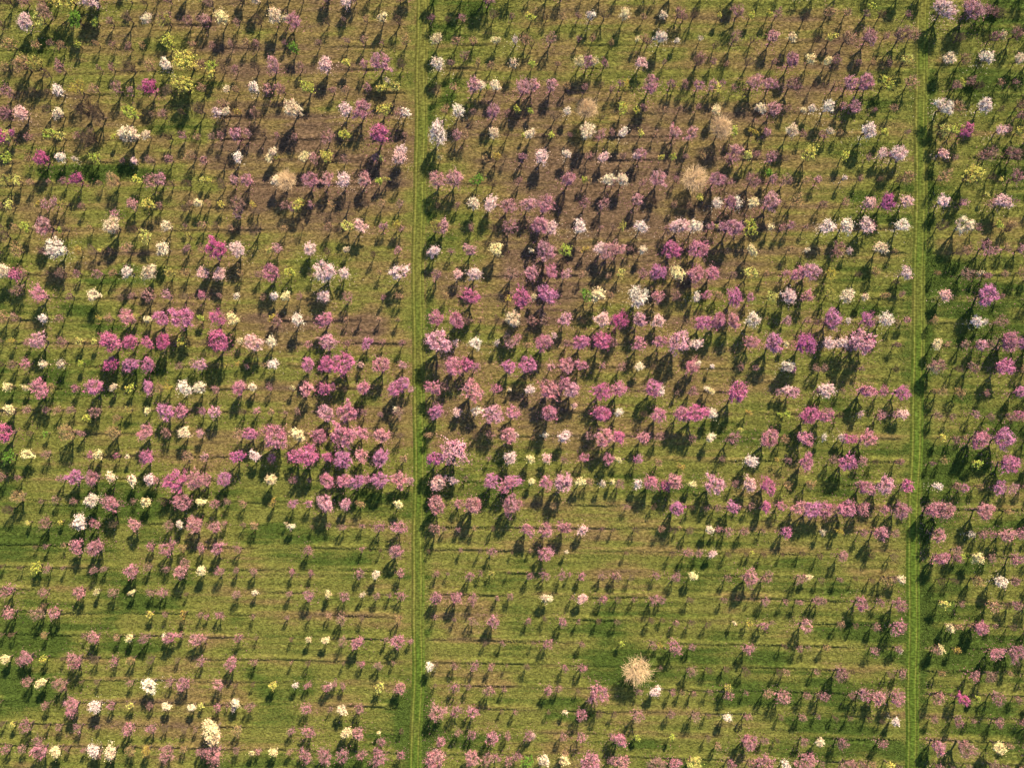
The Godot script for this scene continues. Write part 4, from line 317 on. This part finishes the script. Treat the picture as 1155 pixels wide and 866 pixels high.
func build_track(which: int):
	# a mown grass track with two wheel ruts
	var across := 31
	var half := 1.75
	var dz := 0.4
	var nz := 640
	var pos := PackedVector3Array()
	var nor := PackedVector3Array()
	var col := PackedColorArray()
	var idx := PackedInt32Array()
	for j in nz:
		var z := -127.5 + dz * j
		var cx := lane_x(which, z) + bank.get_noise_2d(z * 0.35, which * 50.0) * 0.8
		for i in across:
			var s := -half + 2.0 * half * i / (across - 1)
			var x := cx + s
			var edge := 1.0 - smoothstep(half - 0.5, half, absf(s))
			var r1 := exp(-pow((s + 0.87) / 0.20, 2.0))
			var r2 := exp(-pow((s - 0.87) / 0.20, 2.0))
			var worn := clampf(0.75 + medium.get_noise_2d(z * 1.2, 7.0 + which * 9.0) * 0.9, 0.15, 1.0)
			var y := 0.015 + edge * (0.19 - 0.16 * maxf(r1, r2) + grit.get_noise_2d(x, z) * 0.02)
			pos.push_back(Vector3(x, y, z))
			var wear := clampf(0.5 + medium.get_noise_2d(x * 1.5, z * 0.5) * 0.7 + broad.get_noise_2d(x, z) * 0.6 - z * 0.006 - (0.35 if which == 1 else 0.0) + (0.3 if s < -0.9 else 0.0), 0.0, 1.0)
			var v := Vector3(0.072, 0.125, 0.024).lerp(Vector3(0.118, 0.130, 0.040), wear) * (1.15 + 0.3 * grit.get_noise_2d(x * 1.3, z * 0.5))
			var pale := Vector3(0.22, 0.25, 0.068)
			v = v.lerp(pale, maxf(r1, r2) * worn * 0.75)
			col.push_back(Color(v.x, v.y, v.z))
	for j in nz:
		for i in across:
			var l := pos[j * across + maxi(i - 1, 0)]
			var r := pos[j * across + mini(i + 1, across - 1)]
			var u := pos[maxi(j - 1, 0) * across + i]
			var d := pos[mini(j + 1, nz - 1) * across + i]
			nor.push_back((d - u).cross(r - l).normalized())
			if i < across - 1 and j < nz - 1:
				var a := j * across + i
				idx.append_array(PackedInt32Array([a, a + 1, a + across, a + 1, a + across + 1, a + across]))
	var o := mesh_node("grass_track" if which == 0 else "grass_track_001", array_mesh(pos, nor, col, idx), field_mat)
	o.set_meta("kind", "structure")
	add_child(o)

# ---------------------------------------------------------------- trees

func stick(pos: PackedVector3Array, a: Vector3, b: Vector3, ra: float, rb: float, sides := 4):
	var d := (b - a).normalized()
	var s := d.cross(Vector3(0.31, 0.2, 0.93)).normalized()
	var t := d.cross(s)
	for k in sides:
		var u := TAU * k / sides
		var v := TAU * (k + 1) / sides
		var p := s * cos(u) + t * sin(u)
		var q := s * cos(v) + t * sin(v)
		pos.append_array(PackedVector3Array([a + p * ra, b + p * rb, a + q * ra, a + q * ra, b + p * rb, b + q * rb]))

func fleck(pos: PackedVector3Array, col: PackedColorArray, rng: RandomNumberGenerator, c: Vector3, size: float, tint: Color):
	# one bunch of petals or leaves: a bent four-cornered face
	var n := Vector3(rng.randfn(), absf(rng.randfn()) + 0.5, rng.randfn()).normalized()
	var s := n.cross(Vector3(rng.randfn(), rng.randfn(), rng.randfn())).normalized()
	var t := n.cross(s)
	var k := size * rng.randf_range(0.6, 1.25)
	var a := c + s * k * 0.5
	var b := c + t * k * 0.42 + n * k * 0.12
	var e := c - s * k * 0.5
	var f := c - t * k * 0.42 + n * k * 0.12
	pos.append_array(PackedVector3Array([a, b, e, a, e, f]))
	for i in 6:
		col.push_back(tint)

func make_tree(shape: String, wide: float, seed_: int) -> Array:
	# [trunk with limbs and twigs, crown] for a tree of this crown width
	var rng := RandomNumberGenerator.new()
	rng.seed = seed_
	var tall := 1.5 + 0.6 * wide
	var wood := PackedVector3Array()
	var pos := PackedVector3Array()
	var col := PackedColorArray()
	var fork := Vector3(rng.randf_range(-0.08, 0.08), tall * rng.randf_range(0.2, 0.28), rng.randf_range(-0.08, 0.08)) * Vector3(wide, 1, wide)
	fork.x *= 0.5
	fork.z *= 0.5
	var rt := 0.05 + 0.028 * wide
	stick(wood, Vector3(0, -0.15, 0), Vector3(0, 0.15, 0), rt * 1.35, rt, 6)
	stick(wood, Vector3(0, 0.15, 0), fork, rt, rt * 0.85, 6)
	var limbs := rng.randi_range(4, 6) + (1 if wide > 4.0 else 0) + (3 if wide > 5.5 else 0)
	var lobes := []
	for i in 9:
		lobes.push_back(rng.randf_range(0.88, 1.0) if shape == "straw" else rng.randf_range(0.45, 1.15))
	var shoots := {"full": 11, "dense": 12, "light": 9, "sparse": 9, "bare": 11, "leaf": 6, "thin_leaf": 7, "straw": 30}[shape] as int
	if wide < 2.0:
		shoots = int(shoots * 0.7)
	var per_area := {"full": 1.15, "dense": 1.9, "light": 0.55, "sparse": 0.36, "bare": 0.05, "leaf": 1.6, "thin_leaf": 0.6, "straw": 0.0}[shape] as float
	var leaf_size := {"full": 0.16, "dense": 0.16, "light": 0.15, "sparse": 0.13, "bare": 0.09, "leaf": 0.22, "thin_leaf": 0.16, "straw": 0.1}[shape] as float
	var total := int(per_area * PI * wide * wide * 0.25 / (leaf_size * leaf_size * 0.38))
	var count := maxf(3.0, float(total) / (limbs * shoots))
	var turn := rng.randf() * TAU
	for i in limbs:
		var phi := turn + TAU * (i + rng.randf_range(-0.3, 0.3)) / limbs
		var out := Vector3(cos(phi), 0, sin(phi))
		var far := wide * rng.randf_range(0.20, 0.30)
		var knee := fork + out * far * 0.5 + Vector3(0, tall * 0.16, 0)
		var tip := fork + out * far + Vector3(rng.randf_range(-0.1, 0.1) * wide, tall * rng.randf_range(0.34, 0.48), rng.randf_range(-0.1, 0.1) * wide)
		var laden := rng.randf_range(0.25, 1.7)
		var rl := rt * rng.randf_range(0.5, 0.68)
		stick(wood, fork, knee, rl, rl * 0.8)
		stick(wood, knee, tip, rl * 0.8, rl * 0.45)
		for j in shoots:
			var psi := phi + rng.randf_range(-1.0, 1.0) * TAU / limbs * 0.85
			var lobe_at := fposmod(psi / TAU, 1.0) * 9.0
			var lobe: float = lerpf(lobes[int(lobe_at) % 9], lobes[(int(lobe_at) + 1) % 9], lobe_at - floorf(lobe_at))
			var rr := wide * 0.5 * lobe * pow(rng.randf_range(0.0, 1.0), 0.62)
			var up := tall * (0.50 + 0.46 * sqrt(maxf(0.0, 1.0 - pow(rr / (wide * 0.56), 2.0))) * rng.randf_range(0.75, 1.05))
			var end := Vector3(cos(psi) * rr, up, sin(psi) * rr)
			var from := knee.lerp(tip, rng.randf_range(0.1, 1.0))
			var mid := from.lerp(end, 0.55) + Vector3(0, 0.05 * tall * rng.randf(), 0)
			if shape == "straw":
				var ray := PackedVector3Array()
				stick(ray, mid.lerp(from, 0.6), end, 0.035, 0.015, 3)
				pos.append_array(ray)
				for q in 3:
					var to := end + Vector3(rng.randfn(), rng.randfn() * 0.6, rng.randfn()) * 0.10 * wide
					ray = PackedVector3Array()
					stick(ray, mid.lerp(end, rng.randf_range(0.1, 0.7)), to, 0.022, 0.01, 3)
					pos.append_array(ray)
				var tone := rng.randf_range(0.7, 1.15)
				while col.size() < pos.size():
					col.push_back(Color(tone, tone, tone * rng.randf_range(0.9, 1.05)))
				continue
			var rs := rl * 0.3 + 0.006
			stick(wood, from, mid, rs, rs * 0.75, 3)
			stick(wood, mid, end, rs * 0.75, 0.008, 3)
			if true:
				for q in 2:
					var side := end + Vector3(rng.randfn(), rng.randfn() * 0.5, rng.randfn()) * 0.09 * wide
					stick(wood, mid.lerp(end, rng.randf_range(0.0, 0.6)), side, 0.016, 0.007, 3)
			# strands of flowers or leaves along the shoot, with gaps between them
			var strands := 2
			for w in strands:
				var begin := rng.randf_range(0.25, 0.85)
				var length := rng.randf_range(0.12, 0.3)
				var bright := rng.randf_range(0.85, 1.16) if shape == "dense" or shape == "leaf" else rng.randf_range(0.6, 1.16)
				var pale := rng.randf_range(-0.38, 0.36)
				var loose := (0.06 + 0.010 * wide) * rng.randf_range(0.7, 1.4)
				for q in int(count * laden * rng.randf_range(0.2, 1.8) / strands + 0.5):
					var s := begin + length * rng.randf()
					var at := from.lerp(mid, s / 0.6) if s < 0.6 else mid.lerp(end, (s - 0.6) / 0.4)
					var c := at + Vector3(rng.randfn(), rng.randfn() * 0.8, rng.randfn()) * loose * (3.2 if rng.randf() < 0.16 else 1.0)
					var g := bright * rng.randf_range(0.75, 1.15)
					var h := pale + rng.randf_range(-0.08, 0.08)
					fleck(pos, col, rng, c, leaf_size, Color(minf(1.22, g * (1.0 + h * 0.25)), minf(1.22, g * (1.0 + h)), minf(1.22, g * (1.0 + h * 0.7))))
	return [array_mesh(wood, null, null, null), array_mesh(pos, null, col, null)]

func size_word(d: float) -> String:
	if d < 1.5:
		return "tiny"
	if d < 2.5:
		return "small"
	if d < 3.7:
		return "medium"
	if d < 5.2:
		return "large"
	return "huge"

func build_trees():
	var bark := StandardMaterial3D.new()
	bark.albedo_color = Color(0.060, 0.043, 0.038).linear_to_srgb()
	bark.roughness = 0.95
	var grey_bark := StandardMaterial3D.new()
	grey_bark.albedo_color = Color(0.09, 0.068, 0.058).linear_to_srgb()
	grey_bark.roughness = 0.95
	var leaf_mats := {}
	for k in TONES:
		leaf_mats[k] = []
		for t in TONES[k]:
			var m := StandardMaterial3D.new()
			m.albedo_color = Color(t[0], t[1], t[2]).linear_to_srgb()
			m.vertex_color_use_as_albedo = true
			m.roughness = 0.8
			m.metallic_specular = 0.2
			m.cull_mode = BaseMaterial3D.CULL_DISABLED
			if k != "S" and k != "B":
				m.backlight = Color(0.85, 0.85, 0.85)
			leaf_mats[k].push_back(m)
	# one of each shape, size and growth; every tree of that kind shares its meshes
	var grown := {}
	for shape in ["full", "dense", "light", "sparse", "bare", "leaf", "thin_leaf", "straw"]:
		for c in 4:
			var made := []
			for v in (12 if shape == "full" or shape == "light" else 8 if shape == "dense" else 5 if shape == "sparse" else 4):
				made.push_back(make_tree(shape, SIZE_CLASS[c], hash(shape) % 10007 + c * 101 + v * 13))
			grown[shape + str(c)] = made
	# gather the survey
	var all := []
	for key in TREES:
		var a: Array = TREES[key]
		for i in range(0, a.size(), 3):
			var k: String = key
			if k == "P" and a[i + 2] < 4.2:
				k = "p"
			if k == "D" and a[i + 2] < 3.0:
				k = "d"
			all.push_back([k, float(a[i]), float(a[i + 1]), float(a[i + 2])])
	var rng := RandomNumberGenerator.new()
	rng.seed = 77
	var used := {}
	for n in all.size():
		var t: Array = all[n]
		var kind: Array = KIND[t[0]]
		var wide: float = t[3]
		var c := 0
		for q in 4:
			if absf(log(SIZE_CLASS[q] / wide)) < absf(log(SIZE_CLASS[c] / wide)):
				c = q
		var shape: String = kind[3]
		if shape == "full" and t[0] == "P" and t[2] > 40.0 and rng.randf() < 0.6:
			shape = "light"
		if t[0] == "p" and t[2] > 38.0 and rng.randf() < 0.85:
			shape = "sparse"
		if shape == "dense" and wide < 2.4 and rng.randf() < 0.6:
			shape = "full"
		var peach: bool = wide > 7.2 or t[2] < -40.0
		if shape == "straw" and not peach:
			shape = "sparse"
		var pool: Array = grown[shape + str(c)]
		var pair: Array = pool[rng.randi() % pool.size()]
		var root := Node3D.new()
		var called: String = kind[0]
		used[called] = used.get(called, 0) + 1
		root.name = called if used[called] == 1 else "%s_%03d" % [called, used[called] - 1]
		add_child(root)
		root.position = Vector3(t[1], height_at(t[1], t[2]), t[2])
		root.rotation.y = rng.randf() * TAU
		var sw: float = wide / SIZE_CLASS[c]
		var sh: float = (1.5 + 0.6 * wide) / (1.5 + 0.6 * SIZE_CLASS[c]) * float(kind[4]) * rng.randf_range(0.93, 1.07)
		var longer := rng.randf_range(0.88, 1.2) if t[0] != "S" else 1.0
		root.scale = Vector3(sw * longer, sh, sw / longer)
		root.add_child(mesh_node("trunk", pair[0], bark if rng.randf() < 0.6 else grey_bark), true)
		var tone: String = t[0]
		if tone == "P" or tone == "p":
			# the pink varieties are planted in blocks
			var edge: float = t[2] + broad.get_noise_2d(t[1] * 1.5, t[2] * 1.5) * 16.0
			if edge < -32.0:
				tone = "upper pink"
			elif edge > 36.0:
				tone = "lower pink"
		var mats: Array = leaf_mats[tone]
		root.add_child(mesh_node("crown", pair[1], mats[rng.randi() % mats.size()] if t[0] != "S" else mats[1 if peach else 0]), true)
		root.set_meta("label", label_for(all, n))
		root.set_meta("category", "tree")
		root.set_meta("group", kind[5])

func label_for(all: Array, n: int) -> String:
	# its look, then the three trees that stand nearest, nearest first
	var t: Array = all[n]
	var near := []
	for i in all.size():
		var dx: float = all[i][1] - t[1]
		var dz: float = all[i][2] - t[2]
		if i != n and absf(dx) < 12.0 and absf(dz) < 12.0:
			near.push_back([dx * dx + dz * dz, i])
	near.sort()
	var text: String = size_word(t[3]) + " " + KIND[t[0]][1]
	var by_track := lane_gap(t[1], t[2]) < 5.5
	if by_track:
		text += " by the track"
	if near.is_empty():
		return text + " standing alone on the grass"
	var words := []
	for q in mini(near.size(), 2 if by_track else 3):
		var o: Array = all[near[q][1]]
		words.push_back(size_word(o[3]) + " " + KIND[o[0]][2])
	var touch: bool = sqrt(near[0][0]) < (t[3] + all[near[0][1]][3]) * 0.5
	text += " touching " if touch else " beside "
	if words.size() == 1:
		return text + words[0] + " tree"
	return text + ", ".join(words.slice(0, words.size() - 1)) + " and " + words[-1] + " trees"

# ---------------------------------------------------------------- grass

func build_grass():
	var rng := RandomNumberGenerator.new()
	rng.seed = 4
	var blades := PackedVector3Array()
	for i in 9:
		var phi := TAU * (i + rng.randf_range(-0.4, 0.4)) / 9.0
		var d := Vector3(cos(phi), 0, sin(phi))
		var s := Vector3(-d.z, 0, d.x)
		var r := rng.randf_range(0.35, 0.6)
		var a := d * 0.06
		var h := rng.randf_range(0.5, 1.0)
		blades.append_array(PackedVector3Array([a - s * 0.13, a + d * r + Vector3(0, h, 0) + s * rng.randf_range(-0.1, 0.1), a + s * 0.13]))
	var mesh := array_mesh(blades, null, null, null)
	var m := StandardMaterial3D.new()
	m.vertex_color_use_as_albedo = true
	m.albedo_color = Color(1, 1, 1)
	m.roughness = 0.9
	m.metallic_specular = 0.2
	m.cull_mode = BaseMaterial3D.CULL_DISABLED
	m.backlight = Color(0.4, 0.4, 0.4)
	mesh.surface_set_material(0, m)
	var mm := MultiMesh.new()
	mm.transform_format = MultiMesh.TRANSFORM_3D
	mm.use_colors = true
	mm.mesh = mesh
	var places := []
	var tries := 0
	while places.size() < 300000 and tries < 900000:
		tries += 1
		var x := rng.randf_range(-150.0, 136.0)
		var z := rng.randf_range(-108.0, 112.0)
		if lane_gap(x, z) < 1.6:
			continue
		var c := cover_at(x, z)
		var swath := streak.get_noise_2d(x * 0.3 + 300.0, z * 1.7) * 1.3 + medium.get_noise_2d(x * 1.4, z * 2.2 + 80.0)
		if rng.randf() > clampf(0.15 + c * 0.6 + swath, 0.06, 1.0):
			continue
		places.push_back([x, z, c])
	mm.instance_count = places.size()
	for i in places.size():
		var p: Array = places[i]
		var w := rng.randf_range(0.22, 0.5)
		var h := rng.randf_range(0.06, 0.22) * (0.7 + 0.6 * clampf(p[2], 0.0, 1.2))
		var b := Basis(Vector3.UP, rng.randf() * TAU).scaled(Vector3(w, h, w))
		mm.set_instance_transform(i, Transform3D(b, Vector3(p[0], height_at(p[0], p[1]) - 0.01, p[1])))
		var v := cover_color(p[2] + rng.randf_range(-0.06, 0.14)) * rng.randf_range(0.85, 1.35)
		mm.set_instance_color(i, Color(v.x, v.y, v.z))
	var o := MultiMeshInstance3D.new()
	o.name = "grass"
	o.multimesh = mm
	o.set_meta("kind", "stuff")
	o.set_meta("label", "short grass tufts growing between the orchard rows")
	o.set_meta("category", "grass")
	add_child(o)

func build_petals():
	# fallen petals under the trees in flower
	var rng := RandomNumberGenerator.new()
	rng.seed = 9
	var pos := PackedVector3Array()
	for i in 3:
		var a := Vector3(rng.randf_range(-0.5, 0.5), 0, rng.randf_range(-0.5, 0.5))
		for q in 3:
			var u := TAU * (q + rng.randf() * 0.5) / 3.0
			pos.push_back(a + Vector3(cos(u) * 0.3, rng.randf_range(-0.05, 0.15), sin(u) * 0.3))
	var mesh := array_mesh(pos, null, null, null)
	var m := StandardMaterial3D.new()
	m.vertex_color_use_as_albedo = true
	m.roughness = 0.9
	m.cull_mode = BaseMaterial3D.CULL_DISABLED
	mesh.surface_set_material(0, m)
	var places := []
	for key in ["P", "Q", "M", "W", "D"]:
		var a: Array = TREES[key]
		var tones: Array = TONES[key]
		for i in range(0, a.size(), 3):
			var d: float = a[i + 2]
			for q in int(d * d * (1.6 if key == "D" else 2.6)):
				var r := absf(rng.randfn()) * d * 0.42
				var u := rng.randf() * TAU
				places.push_back([a[i] + cos(u) * r * 1.4 - 0.6, a[i + 1] + sin(u) * r + 0.5, tones[rng.randi() % tones.size()]])
	var mm := MultiMesh.new()
	mm.transform_format = MultiMesh.TRANSFORM_3D
	mm.use_colors = true
	mm.mesh = mesh
	mm.instance_count = places.size()
	for i in places.size():
		var p: Array = places[i]
		var w := rng.randf_range(0.12, 0.26)
		mm.set_instance_transform(i, Transform3D(Basis(Vector3.UP, rng.randf() * TAU).scaled(Vector3(w, w, w)), Vector3(p[0], height_at(p[0], p[1]) + 0.03, p[1])))
		var g := rng.randf_range(0.5, 0.95)
		mm.set_instance_color(i, Color(p[2][0] * g, p[2][1] * g, p[2][2] * g))
	var o := MultiMeshInstance3D.new()
	o.name = "fallen_petals"
	o.multimesh = mm
	o.set_meta("kind", "stuff")
	o.set_meta("label", "fallen petals scattered under the flowering trees")
	o.set_meta("category", "petals")
	add_child(o)
